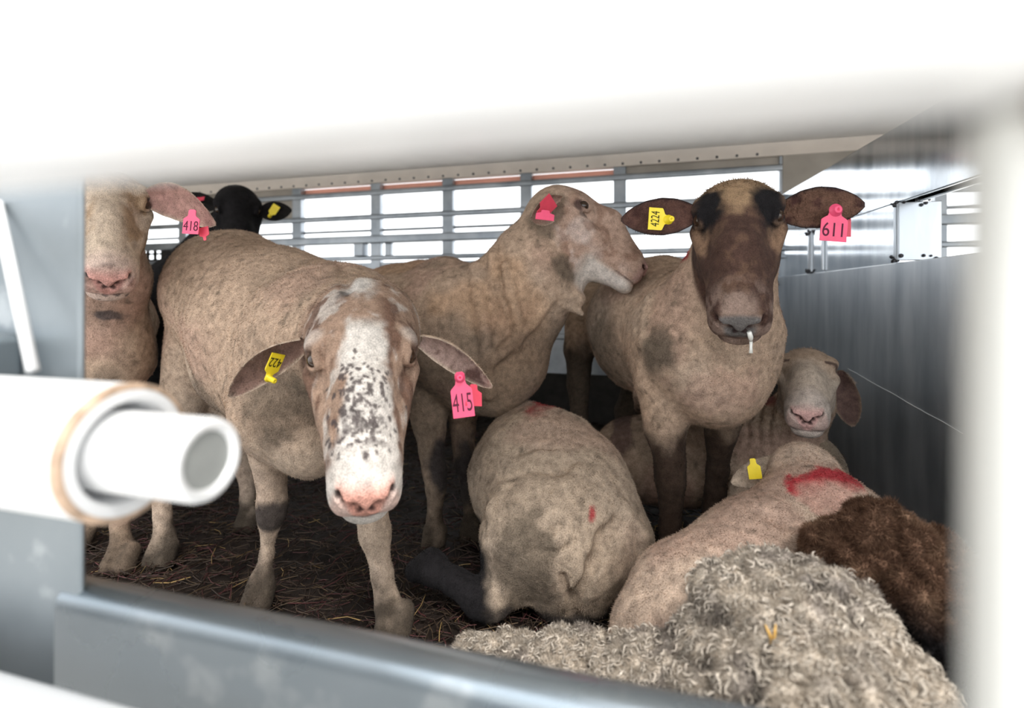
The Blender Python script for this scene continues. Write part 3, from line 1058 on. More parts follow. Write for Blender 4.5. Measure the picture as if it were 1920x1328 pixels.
def colB(P, Q):
    C = coat(P, 1)
    z = P[:, 2]
    n = fbm(P, 30, 5, 3)
    legm = (1 - sstep(0.30, 0.40, z))
    C = mixc(C, CREAM * 1.0, legm * 0.6)
    knee = blob(P, at(512, 968, 1.03), (.055, .06, .032), 0.35, 40, 4)
    C = mixc(C, BLACK * 2.2, knee * 0.9)
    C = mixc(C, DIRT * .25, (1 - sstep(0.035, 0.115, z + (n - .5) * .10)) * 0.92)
    C = mixc(C, DIRT * .8, blob(P, at(545, 740, 0.95), (.10, .10, .09), 0.4, 18, 7) * .7)
    C = mixc(C, DIRT * .8, blob(P, at(420, 740, 1.2), (.10, .16, .06), 0.4, 18, 8) * .65)
    x, y, zz = Q.T
    hm = (1 - sstep(1.0, 1.25, np.sqrt((x / .10) ** 2 + ((y - .06) / .19) ** 2 + (zz / .12) ** 2)))
    hc = np.tile(np.array([0.33, 0.225, 0.165]), (len(P), 1))
    nn = fbm(P * [1, 1, .55], 46, 11, 4)
    hc = mixc(hc, WHITE * .9, sstep(0.50, 0.64, nn) * 0.65)
    hc = mixc(hc, np.array([0.15, 0.085, 0.060]), sstep(0.46, 0.60, fbm(P * [1.3, 1, .5], 34, 14, 4)) * sstep(.012, .034, np.abs(x)) * 0.9)
    blaze = (1 - sstep(0.016, 0.030, np.abs(x + .002) + (fbm(P, 45, 12, 3) - .5) * .028 - .010 * sstep(.09, .16, y))) * sstep(-.035, 0.0, y) 
    hc = mixc(hc, WHITE * 1.0, blaze)
    hc = mixc(hc, WHITE * 1.1, (1 - sstep(.008, .020, np.hypot(np.abs(x) - .060, (y + .012)))) * .35)
    g = np.random.default_rng(77)
    sp = np.zeros(len(P)); w2 = (fbm(Q, 160, 19, 2) - .5)
    front = np.flatnonzero((np.abs(x) < .05) & (y > -.02) & (y < .19) & (zz > -.045))
    for i in range(190):
        sy_ = g.beta(2.6, 1.7) * .165 + .005
        sx_ = g.normal(0.004, .017)
        r = g.uniform(.0011, .0030) * (1.5 if g.random() < .12 else 1)
        dd = np.hypot((x[front] - sx_) * 1.15, (y[front] - sy_) * .8) + w2[front] * .004
        sp[front] = np.maximum(sp[front], 1 - sstep(r * .7, r * 1.25, dd))
    sp[front] = np.maximum(sp[front], sstep(.50, .60, fbm(Q[front], 110, 20, 3)) * sstep(.110, .125, y[front]) * (1 - sstep(.150, .165, y[front])) * (1 - sstep(.018, .030, np.abs(x[front]))) * .75)
    hc = mixc(hc, np.array([0.07, 0.055, 0.055]), sp * .9)
    hc = mixc(hc, WHITE * 1.05, sstep(.155, .175, y) * sstep(.012, .03, np.abs(x)) * .85)
    hc = mixc(hc, WHITE * 1.1, sstep(.03, .05, np.abs(x)) * sstep(.07, .085, y) * (1 - sstep(-.055, -.04, zz)) * .8)
    hc = mixc(hc, WHITE, blob(Q, (0.0, -.10, .0), (.03, .05, .05), .3, 60, 3))
    hc = mixc(hc, BLACK * 3, blob(Q, (0.022, -.085, .012), (.014, .02, .03), .5, 80, 3) * .7)
    hc = nose_paint(hc, Q, np.array([0.66, 0.34, 0.27]))
    hc = lids(hc, Q, np.array([0.10, 0.06, 0.045]), .75, .015, 1.1)
    return mixc(C, hc, hm)


def no_face(hd, short=0.3):
    def fn(P):
        x, y, z = hd.loc(P).T
        m = 1 - sstep(1.0, 1.2, np.sqrt((x / .095) ** 2 + ((y - .07) / .175) ** 2 + (z / .11) ** 2))
        bare = sstep(.18, .195, y) * (1 - sstep(.25, .3, y)) * (1 - sstep(.05, .06, np.abs(x)))
        return (1 - m * (1 - short)) * (1 - bare * .9)
    return fn


FC = cdir(0, 0, 1)
earBL = dict(shape=dict(base=at(572, 645, .815), tip=at(430, 745, .80), width=.068, facing=cdir(.30, -.55, .6), cup=.55, droop=.07), col=ear_colour(TAN * .95, [.26, .165, .135], CREAM * 1.05, 3))
earBR = dict(shape=dict(base=at(786, 640, .815), tip=at(922, 726, .78), width=.066, facing=cdir(-.30, -.50, .65), cup=.50, droop=.05), col=ear_colour(TAN, [.42, .30, .26], CREAM * 1.15, 4, [.12, .07, .06]))
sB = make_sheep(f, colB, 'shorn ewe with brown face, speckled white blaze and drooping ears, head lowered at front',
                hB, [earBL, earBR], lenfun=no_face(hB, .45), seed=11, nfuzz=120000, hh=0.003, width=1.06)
ear_tag(sB, at(866, 742, .768), cdir(-.10, 1, .1), cdir(.1, 0.1, 1), .031, .062, '415', M_PINK, M_INK, label='pink ear tag reading 415', tsize=.03)
ear_tag(sB, at(888, 742, .778), cdir(.2, 1, 0), cdir(.5, .2, .6), .028, .03, '', M_PINK2, M_INK, stud=False)
ear_tag(sB, at(512, 688, .805), cdir(-.45, -1, .1), cdir(.9, -.30, .42), .026, .042, '422', M_YEL, M_INK2, label='yellow ear tag', stud_len=.014, tsize=.016)

# ---- brown-faced ewe standing on the right
f = Field()
f.add(Cone(at(1185, 600, 1.78), 0.17, at(1235, 612, 1.42), 0.175, 0.05), Cone(at(1235, 612, 1.42), 0.172, at(1318, 645, 1.20), 0.150, 0.05))
f.add(Cone(at(1325, 660, 1.17), 0.145, at(1345, 730, 1.14), 0.085, 0.05), Cone(at(1320, 640, 1.16), 0.135, at(1372, 505, 1.08), 0.078, 0.07))
leg(f, [(1245, 700, 1.17, .075), (1248, 800, 1.155, .050), (1256, 870, 1.16, .036), (1258, 900, 1.16, .034), (1256, 985, 1.165, .025), (1255, 1040, 1.165, .030), (1255, 1066, 1.165, .030)])
leg(f, [(1370, 720, 1.18, .070), (1350, 810, 1.22, .044), (1345, 880, 1.25, .034), (1338, 950, 1.26, .024), (1330, 1000, 1.27, .028), (1326, 1022, 1.275, .030)])
leg(f, [(1110, 580, 1.72, .10), (1085, 660, 1.66, .055), (1083, 720, 1.62, .040), (1085, 780, 1.60, .030), (1090, 870, 1.60, .024), (1093, 915, 1.60, .03)])
leg(f, [(1220, 690, 1.66, .09), (1180, 770, 1.64, .048), (1176, 850, 1.62, .03), (1180, 915, 1.61, .03)])
f.noise = [(0.010, 9.0, 4), (0.005, 24.0, 5), (0.0012, 60.0, 6)]
f.add(*ridge(f, [(1215, 560), (1205, 640), (1200, 720), (1205, 780)], .012, .6, .03))
hD = frame(1382, 408, 0.985, math.radians(44), 0.0, math.radians(1), 1.2, .89)
f.add(Cone(hD.w(0, -.02, -.03), .058, at(1365, 510, 1.11), .072, 0.05))
f.add(*hD.prims(roman=0.004, width=1.10, muzzle=1.12, poll=0.86))


def colD(P, Q):
    C = coat(P, 21, TAN * 1.05)
    z = P[:, 2]
    n = fbm(P, 30, 25, 3)
    C = mixc(C, PINKS * 1.15, blob(P, at(1350, 740, 1.02), (.09, .09, .06), .6, 30, 2) * .3)
    C = mixc(C, DIRT * .9, blob(P, at(1225, 660, 1.05), (.05, .08, .085), .45, 25, 3) * .9)
    C = mixc(C, DIRT * .8, blob(P, at(1140, 660, 1.35), (.06, .12, .10), .45, 25, 4) * .55)
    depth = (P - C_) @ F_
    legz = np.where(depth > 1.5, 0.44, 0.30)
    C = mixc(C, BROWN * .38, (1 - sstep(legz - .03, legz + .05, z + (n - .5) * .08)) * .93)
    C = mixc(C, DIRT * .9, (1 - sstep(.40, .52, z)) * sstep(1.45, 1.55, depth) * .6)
    C = mixc(C, RED, blob(P, at(1277, 478, 1.16), (.026, .10, .020), .4, 50, 6))
    x, y, zz = Q.T
    hm = (1 - sstep(1.0, 1.12, np.sqrt((x / .085) ** 2 + ((y - .075) / .16) ** 2 + ((zz + .0) / .115) ** 2)))
    hc = np.tile(np.array([0.072, 0.041, 0.032]), (len(P), 1))
    nn = fbm(P, 40, 31, 4)
    hc = mixc(hc, np.array([0.15, 0.09, 0.06]), sstep(.48, .68, nn) * .55)
    for q in (-1, 1):
        hc = mixc(hc, np.array([0.27, 0.17, 0.11]), blob(Q, (q * .056, .048, .0), (.02, .034, .03), .45, 70, 7) * .8)
    crown = 1 - sstep(-.018, .022, y + .25 * np.abs(x) + (nn - .5) * .05 - .018 * (np.abs(x) < .03))
    hc = mixc(hc, np.array([0.30, 0.20, 0.12]), crown)
    hc = mixc(hc, BLACK * 1.1, blob(Q, (0.040, .004, .02), (.026, .045, .05), .35, 60, 5))
    hc = mixc(hc, BLACK * 1.1, blob(Q, (-0.040, .004, .02), (.026, .045, .05), .35, 60, 6))
    hc = mixc(hc, np.array([0.24, 0.17, 0.14]), sstep(.135, .175, y) * sstep(.40, .62, fbm(P, 60, 33, 3)) * .8)
    hc = mixc(hc, np.array([0.30, 0.22, 0.18]), sstep(.16, .19, y) * (1 - sstep(.018, .03, np.abs(x))) * .5)
    hc = mixc(hc, np.array([0.13, .12, .115]), sstep(0.202, 0.208, y) * sstep(-.052, -.046, zz) * (1 - sstep(.012, .02, np.abs(x) - (zz + .045) * .3)))
    hc = nose_paint(hc, Q, np.array([0.10, 0.09, 0.09]), .0)
    hc = lids(hc, Q, BLACK * 1.5, .8, .017, 1.08)
    return mixc(C, hc, hm)


earDL = dict(shape=dict(base=at(1302, 402, 1.0), tip=at(1165, 412, .99), width=.074, facing=cdir(.25, -.1, .9), cup=.30, droop=.0), col=ear_colour(BROWN * .8, [.115, .06, .048], BLACK * 2, 5, [.07, .035, .03]))
earDR = dict(shape=dict(base=at(1465, 398, 1.0), tip=at(1622, 384, .95), width=.080, facing=cdir(-.25, -.1, .9), cup=.30, droop=.02), col=ear_colour(BROWN * .8, [.15, .085, .06], BLACK * 2, 6, [.07, .035, .03]))


def len_D(P):
    x, y, z = hD.loc(P).T
    m = 1 - sstep(1.0, 1.2, np.sqrt((x / .095) ** 2 + ((y - .07) / .175) ** 2 + (z / .11) ** 2))
    crown = (1 - sstep(-.035, -.005, y)) * (np.abs(x) < .1) * (np.abs(z) < .09) * (y > -.14)
    return (1 - m * .68) + crown * 1.6


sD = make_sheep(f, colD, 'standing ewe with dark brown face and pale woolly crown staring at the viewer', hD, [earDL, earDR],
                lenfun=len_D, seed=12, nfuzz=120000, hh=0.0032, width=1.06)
ear_tag(sD, at(1564, 421, .945), cdir(.08, 1, .05), cdir(-.05, 0.0, 1), .046, .060, '611', M_PINK, M_INK, label='bright pink ear tag reading 611', tsize=.028)
ear_tag(sD, at(1573, 417, .968), cdir(.0, 1, 0), cdir(.1, 0, 1), .046, .052, '', M_PINK2, M_INK, stud=False)
ear_tag(sD, at(1236, 411, .968), cdir(1, -.06, .05), cdir(.1, -.05, 1), .040, .040, '4224', M_YEL, M_INK2, label='yellow ear tag reading 4224', trot=math.pi, tsize=.014, stud_len=.016, neck=.4)
sl2 = MB()
sl2.tube([hD.w(-.012, .213, -.030), hD.w(-.014, .2155, -.040), hD.w(-.0145, .2155, -.050)], [.0036, .0044, .0030], 10)
q0 = hD.w(-.0145, .2155, -.049)
sl2.tube([q0, q0 + [0, 0, -.012], q0 + [0, 0, -.021]], [.0028, .0025, .0032], 10)
sl2.build('nose_drip', M_SLIME, sD, smooth=True)

# ---- ewe in profile, looking right
f = Field()
f.add(Cone(at(690, 610, 1.80), 0.19, at(760, 622, 1.52), 0.180, 0.05), Cone(at(760, 622, 1.52), 0.18, at(850, 625, 1.38), 0.165, 0.05))
f.add(Cone(at(835, 530, 1.42), .07, at(800, 540, 1.5), .07, .04))
f.add(Cone(at(850, 620, 1.38), 0.16, at(905, 680, 1.34), 0.130, 0.05), Cone(at(905, 640, 1.35), 0.135, at(1000, 510, 1.31), 0.105, 0.06))
f.add(Cone(at(1000, 510, 1.31), 0.105, at(1045, 430, 1.30), 0.085, 0.05), Cone(at(985, 560, 1.31), 0.088, at(968, 680, 1.30), 0.068, 0.05))
f.add(Cone(at(965, 680, 1.30), 0.066, at(935, 745, 1.29), 0.036, 0.04), Cone(at(1050, 520, 1.30), 0.055, at(1010, 590, 1.30), 0.05, 0.05))
leg(f, [(800, 690, 1.37, .10), (805, 800, 1.35, .048), (815, 885, 1.31, .034), (818, 915, 1.30, .029), (814, 975, 1.295, .021), (814, 1005, 1.29, .026), (815, 1018, 1.285, .030)])
leg(f, [(870, 720, 1.42, .085), (868, 800, 1.40, .040), (872, 870, 1.38, .030), (878, 930, 1.35, .021), (882, 985, 1.33, .024), (884, 1002, 1.325, .028)])
hC = Head(at(1074, 400, 1.29), cdir(.80, -.585, .12), cdir(.585, .80, 0), 1.13, .93)
f.noise = [(0.010, 9.0, 7), (0.005, 24.0, 8), (0.0012, 60.0, 9)]
f.add(*ridge(f, [(893, 505), (898, 560), (908, 620), (912, 690), (918, 740)], .012, .1, .016))
f.add(*ridge(f, [(950, 500), (958, 550), (972, 600), (968, 650)], .011, .1, .014))
f.add(*ridge(f, [(925, 480), (932, 530), (938, 580)], .009, .1, .014))
f.add(*groove(f, [(925, 490), (930, 540), (935, 600)], .006, .018))
f.add(*ridge(f, [(1035, 560), (1000, 610), (960, 640), (920, 680)], .010, .3, .02))
f.add(Cone(at(1050, 555, 1.26), .034, at(1082, 562, 1.25), .020, .02), Cone(at(1068, 572, 1.25), .018, at(1090, 588, 1.24), .008, .01))
f.add(*hC.prims(roman=0.017, width=1.05, muzzle=1.1, poll=1.05, jaw=1.15))
for i in range(9):
    a = hC.w(rng.uniform(-.02, .035), .02 + i * .006, -.098 - rng.random() * .018)
    f.add(Cone(a, .012, a + np.array([rng.normal(0, .006), rng.normal(0, .006), -.022]), .006, .01))


def colC(P, Q):
    C = coat(P, 41, TAN * .92, .5, .4)
    z = P[:, 2]
    C = mixc(C, np.array([.47, .29, .17]), sstep(.48, .66, fbm(P, 6, 45, 3)) * .45)
    C = mixc(C, DIRT * .7, (1 - sstep(.46, .62, z + (fbm(P, 12, 44, 3) - .5) * .2)) * .55)
    C = mixc(C, BLACK * 3, blob(P, at(835, 865, 1.29), (.045, .06, .07), .5, 30, 3) * .9)
    C = mixc(C, BLACK * 3, blob(P, at(875, 890, 1.36), (.045, .06, .08), .5, 30, 4) * .9)
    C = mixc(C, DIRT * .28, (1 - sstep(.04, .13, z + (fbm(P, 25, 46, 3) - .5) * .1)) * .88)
    C = mixc(C, np.array([.02, .22, .09]), blob(P, f.hit(648, 494), (.05, .10, .03), .3, 30, 5))
    x, y, zz = Q.T
    hm = (1 - sstep(1.0, 1.25, np.sqrt((x / .085) ** 2 + ((y - .09) / .15) ** 2 + ((zz + .02) / .10) ** 2)))
    hc = np.tile(np.array([.46, .32, .25]), (len(P), 1))
    nn = fbm(P, 34, 51, 4)
    hc = mixc(hc, np.array([.60, .49, .44]), sstep(.45, .6, nn) * sstep(-.02, -.07, zz) * .8 + (1 - sstep(.02, .035, np.hypot(y - .045, zz + .03))) * .7)
    hc = mixc(hc, np.array([.24, .14, .10]), sstep(.55, .68, fbm(P, 30, 54, 3)) * .6)
    hc = mixc(hc, WHITE * 1.05, sstep(-.05, -.065, zz) * sstep(.07, .10, y) * .9)
    hc = mixc(hc, np.array([.30, .19, .18]), sstep(.185, .205, y) * sstep(-.055, -.045, zz) * .7)
    hc = nose_paint(hc, Q, np.array([.40, .22, .2]), .4)
    hc = mixc(hc, BLACK * 3, blob(Q, (.055, .028, -.002), (.03, .012, .006), .4, 90, 3) * .6)
    hc = lids(hc, Q, np.array([.05, .03, .03]), .85, .015, 1.03)
    C = mixc(C, hc, hm)
    C = mixc(C, DIRT * .9, blob(Q, (.06, -.035, -.045), (.05, .045, .05), .5, 40, 9) * .7)
    C = mixc(C, DIRT * .8, blob(Q, (.03, .05, -.115), (.06, .05, .03), .5, 40, 8) * .8)
    return C


earC = dict(shape=dict(base=at(1056, 380, 1.215), tip=at(996, 410, 1.165), width=.078, facing=cdir(.35, -.45, .75), cup=.48), col=ear_colour(TAN * .95, [.40, .27, .22], CREAM, 8))
earC2 = dict(shape=dict(base=at(1050, 372, 1.37), tip=at(1010, 395, 1.47), width=.07, facing=cdir(.45, -.45, -.6), cup=.40), col=ear_colour(TAN, [.40, .27, .22], CREAM, 9))
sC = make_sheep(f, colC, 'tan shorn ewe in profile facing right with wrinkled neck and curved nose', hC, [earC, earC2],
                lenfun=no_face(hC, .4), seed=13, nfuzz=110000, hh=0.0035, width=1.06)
ear_tag(sC, at(1024, 388, 1.165), cdir(-.6, -.75, .2), cdir(.5, -.4, .7), .040, .045, '', M_PINK2, M_INK, stud=False, label='red-pink ear tag')
ear_tag(sC, at(1022, 404, 1.15), cdir(.1, .9, .3), cdir(0, .25, .9), .040, .022, '', M_PINK, M_INK, stud=False)

# ---- ewe at the left edge, half behind the post
f = Field()
f.add(Cone(at(100, 600, 1.80), 0.155, at(172, 610, 1.50), 0.145, 0.05), Cone(at(185, 600, 1.46), 0.125, at(203, 660, 1.28), 0.088, 0.05))
f.add(Cone(at(203, 660, 1.28), 0.086, at(205, 520, 1.24), 0.078, 0.05), Cone(at(203, 690, 1.28), .08, at(205, 740, 1.27), .05, .04))
leg(f, [(228, 740, 1.30, .060), (230, 850, 1.27, .036), (230, 900, 1.25, .032), (226, 980, 1.22, .022), (232, 1035, 1.20, .028), (236, 1060, 1.19, .031)])
leg(f, [(165, 740, 1.32, .060), (160, 850, 1.32, .036), (158, 900, 1.31, .031), (156, 980, 1.30, .022), (156, 1030, 1.29, .030)])
leg(f, [(90, 700, 1.85, .09), (85, 800, 1.85, .05), (82, 860, 1.85, .025), (82, 885, 1.85, .03)])
f.noise = [(0.010, 10.0, 17), (0.006, 26.0, 18), (0.0012, 60.0, 19)]
hA = frame(203, 378, 1.10, math.radians(48), 0.0, 0.0, 1.14, .84)
f.add(Cone(hA.w(0, -.02, -.03), .055, at(203, 520, 1.22), .075, 0.05))
f.add(*hA.prims(roman=0.006, width=1.08, muzzle=1.12))


def colA(P, Q):
    C = coat(P, 61, TAN * .95, .5, .6)
    z = P[:, 2]
    C = mixc(C, BLACK * 4, blob(P, at(197, 592, 1.18), (.016, .08, .012), .5, 60, 3) * .8)
    C = mixc(C, BLACK * 5, blob(P, at(262, 630, 1.2), (.018, .08, .05), .5, 40, 4) * .8)
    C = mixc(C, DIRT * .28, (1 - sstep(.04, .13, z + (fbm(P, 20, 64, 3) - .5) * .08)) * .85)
    x, y, zz = Q.T
    hm = (1 - sstep(1.0, 1.2, np.sqrt((x / .09) ** 2 + ((y - .075) / .175) ** 2 + (zz / .11) ** 2)))
    nn = fbm(P, 34, 71, 4)
    hc = np.tile(np.array([.50, .40, .31]), (len(P), 1))
    hc = mixc(hc, np.array([.30, .20, .12]), sstep(.40, .62, nn) * sstep(.012, .03, np.abs(x)) * (1 - sstep(.12, .16, y)) * .85)
    hc = mixc(hc, np.array([.56, .42, .37]), sstep(.15, .19, y) * .7)
    hc = mixc(hc, BLACK * 4, sstep(.66, .74, vnoise(P, 120, 73)) * sstep(.185, .2, y) * .7)
    hc = nose_paint(hc, Q, np.array([.56, .30, .26]))
    hc = lids(hc, Q, BLACK * 3, .85, .017, 1.06)
    return mixc(C, hc, hm)


earAR = dict(shape=dict(base=at(274, 372, 1.12), tip=at(404, 420, 1.08), width=.088, facing=cdir(-.25, -.35, .85), cup=.36, droop=.09), col=ear_colour(TAN, [.40, .235, .20], CREAM, 10, [.30, .17, .15]))
earAL = dict(shape=dict(base=at(130, 375, 1.12), tip=at(5, 430, 1.10), width=.088, facing=cdir(.25, -.35, .85), cup=.36, droop=.09), col=ear_colour(TAN, [.40, .235, .20], CREAM, 11))
sA = make_sheep(f, colA, 'cream-faced ewe half hidden behind the left post, head held high', hA, [earAR, earAL],
                lenfun=no_face(hA, .4), seed=14, nfuzz=70000, hh=0.0036, width=1.06)
ear_tag(sA, at(359, 417, 1.045), cdir(.06, 1, .05), cdir(-.1, 0.05, 1), .034, .046, '418', M_PINK, M_INK, label='pink ear tag reading 418', stud=False, tsize=.022)
ear_tag(sA, at(383, 438, 1.055), cdir(.2, -1, 0), cdir(-.1, .1, 1), .020, .026, '', M_PINK2, M_INK, stud=False, neck=.3)

# ---- black ewe at the back
f = Field()
f.add(Cone(at(318, 610, 2.10), 0.165, at(355, 565, 2.15), 0.18, 0.05), Cone(at(355, 565, 2.15), 0.17, at(432, 440, 2.02), 0.10, 0.06), Cone(at(318, 610, 2.10), 0.165, at(305, 650, 2.06), .13, .05))
leg(f, [(300, 690, 2.06, .07), (296, 750, 2.06, .036), (296, 820, 2.06, .024), (296, 838, 2.06, .03)])
leg(f, [(380, 660, 2.05, .07), (380, 740, 2.05, .036), (380, 810, 2.05, .024), (380, 830, 2.05, .03)])
leg(f, [(330, 680, 2.15, .07), (330, 740, 2.15, .036), (330, 800, 2.15, .024), (330, 815, 2.15, .03)])
f.noise = [(0.010, 10.0, 27), (0.006, 26.0, 28)]
hK = frame(446, 392, 1.90, math.radians(38), 0.05, 0.0, 1.16)
f.add(*hK.prims(width=1.10, poll=1.1))


def colK(P, Q):
    return np.tile(BLACK, (len(P), 1)) * (0.6 + .8 * fbm(P, 40, 3, 3))[:, None]


kc = ear_colour(BLACK, [.02, .018, .018], None, 12)
sK = make_sheep(f, colK, 'black-headed ewe behind the others by the slatted wall', hK,
                [dict(shape=dict(base=at(488, 398, 1.93), tip=at(547, 394, 1.95), width=.075, facing=cdir(-.1, -.2, .9), cup=.3), col=kc),
                 dict(shape=dict(base=at(405, 385, 1.93), tip=at(335, 372, 1.90), width=.075, facing=cdir(.1, -.2, .9), cup=.3), col=kc)],
                seed=15, nfuzz=50000, hh=0.004, width=1.06)
ear_tag(sK, at(512, 396, 1.915), cdir(-.4, -.6, 0), cdir(.3, -.1, .9), .026, .05, '', M_YEL, M_INK2, stud_len=.012, label='small yellow ear tag')
ear_tag(sK, at(366, 376, 1.885), cdir(.2, -1, .3), cdir(0, .5, .6), .06, .03, '', M_PINK2, M_INK, stud=False, label='dark red ear tag')

# ---- ewe lying in the middle, rump to the viewer
f = Field()
f.add(Cone(at(1070, 1010, 1.055), .135, at(1010, 900, 1.20), .150, .05), Cone(at(1010, 900, 1.20), .148, at(1000, 868, 1.40), .112, .05))
f.add(Cone(at(1000, 1000, 1.03), .098, at(1020, 930, 1.10), .10, .035), Cone(at(1150, 1010, 1.08), .085, at(1100, 930, 1.12), .10, .035))
f.add(Cone(at(960, 1020, 1.02), .055, at(945, 1090, 1.0), .040, .03), Cone(at(1090, 1110, 1.02), .06, at(1040, 1130, 1.0), .035, .03))
f.add(Cone(at(985, 800, 1.30), .06, at(1080, 860, 1.16), .055, .06))
f.add(Cone(at(1000, 868, 1.40), .11, at(985, 890, 1.55), .09, .06))
leg(f, [(960, 1100, 1.0, .045), (920, 1130, .98, .034), (900, 1125, .98, .030), (850, 1085, 1.0, .026), (812, 1070, 1.02, .027), (795, 1068, 1.03, .024)], hoof=False)
f.add(Cone(at(812, 1066, 1.02), .028, at(782, 1072, 1.035), .018, .015))
f.noise = [(0.014, 8.0, 37), (0.010, 18.0, 38), (0.004, 50.0, 39)]
f.add(*groove(f, [(1020, 1010), (1040, 995), (1052, 985)], .006, .01))
f.add(*groove(f, [(1005, 1035), (1040, 1040), (1065, 1025), (1085, 1010)], .005, .01))
f.add(*groove(f, [(1085, 1115), (1110, 1060), (1130, 1010), (1160, 975)], .009, .025))
f.add(*groove(f, [(930, 940), (960, 905), (1000, 890), (1050, 895), (1080, 870)], .008, .02))
f.add(*ridge(f, [(925, 960), (950, 920), (1000, 902), (1060, 910), (1090, 890)], .014, .5, .03))
f.add(*groove(f, [(1055, 1080), (1075, 1130), (1080, 1160)], .007, .018))
f.add(*groove(f, [(970, 850), (1010, 840), (1060, 850)], .006, .015))
f.add(*ridge(f, [(1170, 960), (1205, 1010), (1200, 1080)], .015, .5, .03))


def colI(P, Q):
    C = coat(P, 81, np.array([.45, .355, .27]), .45, .3)
    z = P[:, 2]
    C = mixc(C, DIRT, blob(P, at(985, 1050, .95), (.07, .09, .10), .5, 25, 3) * .75)
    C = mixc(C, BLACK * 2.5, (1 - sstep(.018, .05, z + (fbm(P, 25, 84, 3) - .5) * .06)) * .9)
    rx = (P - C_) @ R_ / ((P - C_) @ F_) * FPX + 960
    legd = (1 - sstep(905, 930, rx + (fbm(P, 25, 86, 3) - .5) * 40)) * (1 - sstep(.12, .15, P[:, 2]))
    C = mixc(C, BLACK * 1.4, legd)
    C = mixc(C, RED * .8, blob(P, at(1020, 768, 1.24), (.04, .09, .018), .4, 40, 6) * .9)
    C = mixc(C, RED, blob(P, f_hit_red, (.005, .02, .014), .4, 120, 7) * .9)
    C = mixc(C, DIRT * .5, blob(P, at(1035, 822, 1.14), (.035, .05, .010), .5, 60, 8) * .8)
    return C


f_hit_red = f.hit(1111, 965)
sI = make_sheep(f, colI, 'shorn ewe lying in the middle with wrinkled rump towards the viewer', None, [],
                seed=16, nfuzz=90000, h=0.0055)

# ---- ewe lying behind, by the right wall, eyes closed
f = Field()
f.add(Cone(at(1455, 850, 1.38), .115, at(1400, 850, 1.42), .115, .04), Cone(at(1400, 852, 1.42), .115, at(1280, 855, 1.43), .120, .05), Cone(at(1280, 855, 1.43), .120, at(1190, 862, 1.44), .112, .05))
f.add(Cone(at(1460, 830, 1.36), .09, at(1510, 760, 1.29), .065, .05))
leg(f, [(1420, 890, 1.36, .055), (1395, 920, 1.26, .040), (1375, 960, 1.24, .036)], hoof=False)
f.add(Cone(at(1375, 960, 1.24), .036, at(1410, 930, 1.33), .025, .02))
leg(f, [(1240, 900, 1.42, .06), (1290, 920, 1.36, .03), (1330, 930, 1.34, .022)], hoof=False)
f.noise = [(0.010, 9.0, 47), (0.006, 24.0, 48), (0.0012, 60.0, 49)]
for x0 in (1400, 1422, 1442, 1462):
    f.add(*ridge(f, [(x0, 760), (x0 - 8, 800), (x0 - 6, 850)], .007, .1, .012))
hE = frame(1513, 694, 1.24, math.radians(60), 0.0, 0.0, 0.98, .80)
f.add(*hE.prims(width=1.06, muzzle=1.14, poll=.95))


def colE(P, Q):
    C = coat(P, 91, TAN * .9, .55, .5)
    C = mixc(C, RED * .5, blob(P, at(1425, 748, 1.33), (.05, .09, .015), .5, 40, 6) * .7)
    C = mixc(C, DIRT * .6, (1 - sstep(.02, .09, P[:, 2])) * .6)
    C = mixc(C, np.array([.10, .06, .055]), blob(P, at(1170, 800, 1.45), (.03, .2, .09), .5, 25, 5) * .8)
    x, y, zz = Q.T
    hm = (1 - sstep(1.0, 1.2, np.sqrt((x / .09) ** 2 + ((y - .075) / .175) ** 2 + (zz / .11) ** 2)))
    nn = fbm(P, 34, 95, 4)
    hc = np.tile(np.array([.46, .38, .31]), (len(P), 1))
    hc = mixc(hc, np.array([.34, .235, .16]), (1 - sstep(.0, .06, y + (nn - .5) * .05)) * .7)
    hc = mixc(hc, np.array([.50, .43, .39]), sstep(.12, .17, y) * .7)
    hc = nose_paint(hc, Q, np.array([.58, .36, .33]))
    x1 = (1 - sstep(.0022, .0055, np.abs(y - .010 + .25 * (np.abs(x) - .05)))) * (np.abs(x) > .036) * (np.abs(x) < .074)
    hc = mixc(hc, np.array([.07, .045, .04]), x1 * .9)
    return mixc(C, hc, hm)


def len_E(P):
    x, y, z = hE.loc(P).T
    crown = (1 - sstep(-.06, -.04, y)) * (np.abs(x) < .1) * (np.abs(z) < .09) * (y > -.14)
    return no_face(hE, .4)(P) + crown * 1.8


earER = dict(shape=dict(base=at(1572, 700, 1.28), tip=at(1600, 800, 1.36), width=.07, facing=cdir(-.3, -.2, .7), cup=.4), col=ear_colour(TAN * .8, [.22, .14, .12], TAN, 13))
sE = make_sheep(f, colE, 'sleepy ewe lying against the metal partition with closed eyes', hE, [earER],
                lenfun=len_E, seed=17, nfuzz=80000, hh=0.0032, eyes=False)

# ---- ewe lying on the right with the red mark, seen from behind
f = Field()
f.add(Cone(at(1545, 1030, .93), .131, at(1440, 1093, .89), .126, .05), Cone(at(1440, 1093, .89), .125, at(1330, 1158, .84), .122, .05))
f.add(Cone(at(1300, 1158, .82), .094, at(1255, 1205, .80), .088, .04))
f.add(Cone(at(1520, 965, .95), .088, at(1510, 895, 1.01), .058, .03), Cone(at(1510, 895, 1.01), .058, at(1505, 900, 1.06), .046, .02))
f.noise = [(0.008, 9.0, 57), (0.005, 24.0, 58), (0.0012, 60.0, 59)]
hF = Head(at(1506, 938, 1.12), cdir(-.1, -.55, -.75), cdir(0, .75, -.55), 0.80)
f.add(*hF.prims(width=1.0))
f.add(*groove(f, [(1352, 1050), (1372, 1090), (1360, 1130)], .008, .02))
f.add(*groove(f, [(1420, 960), (1460, 975), (1500, 985)], .005, .015))


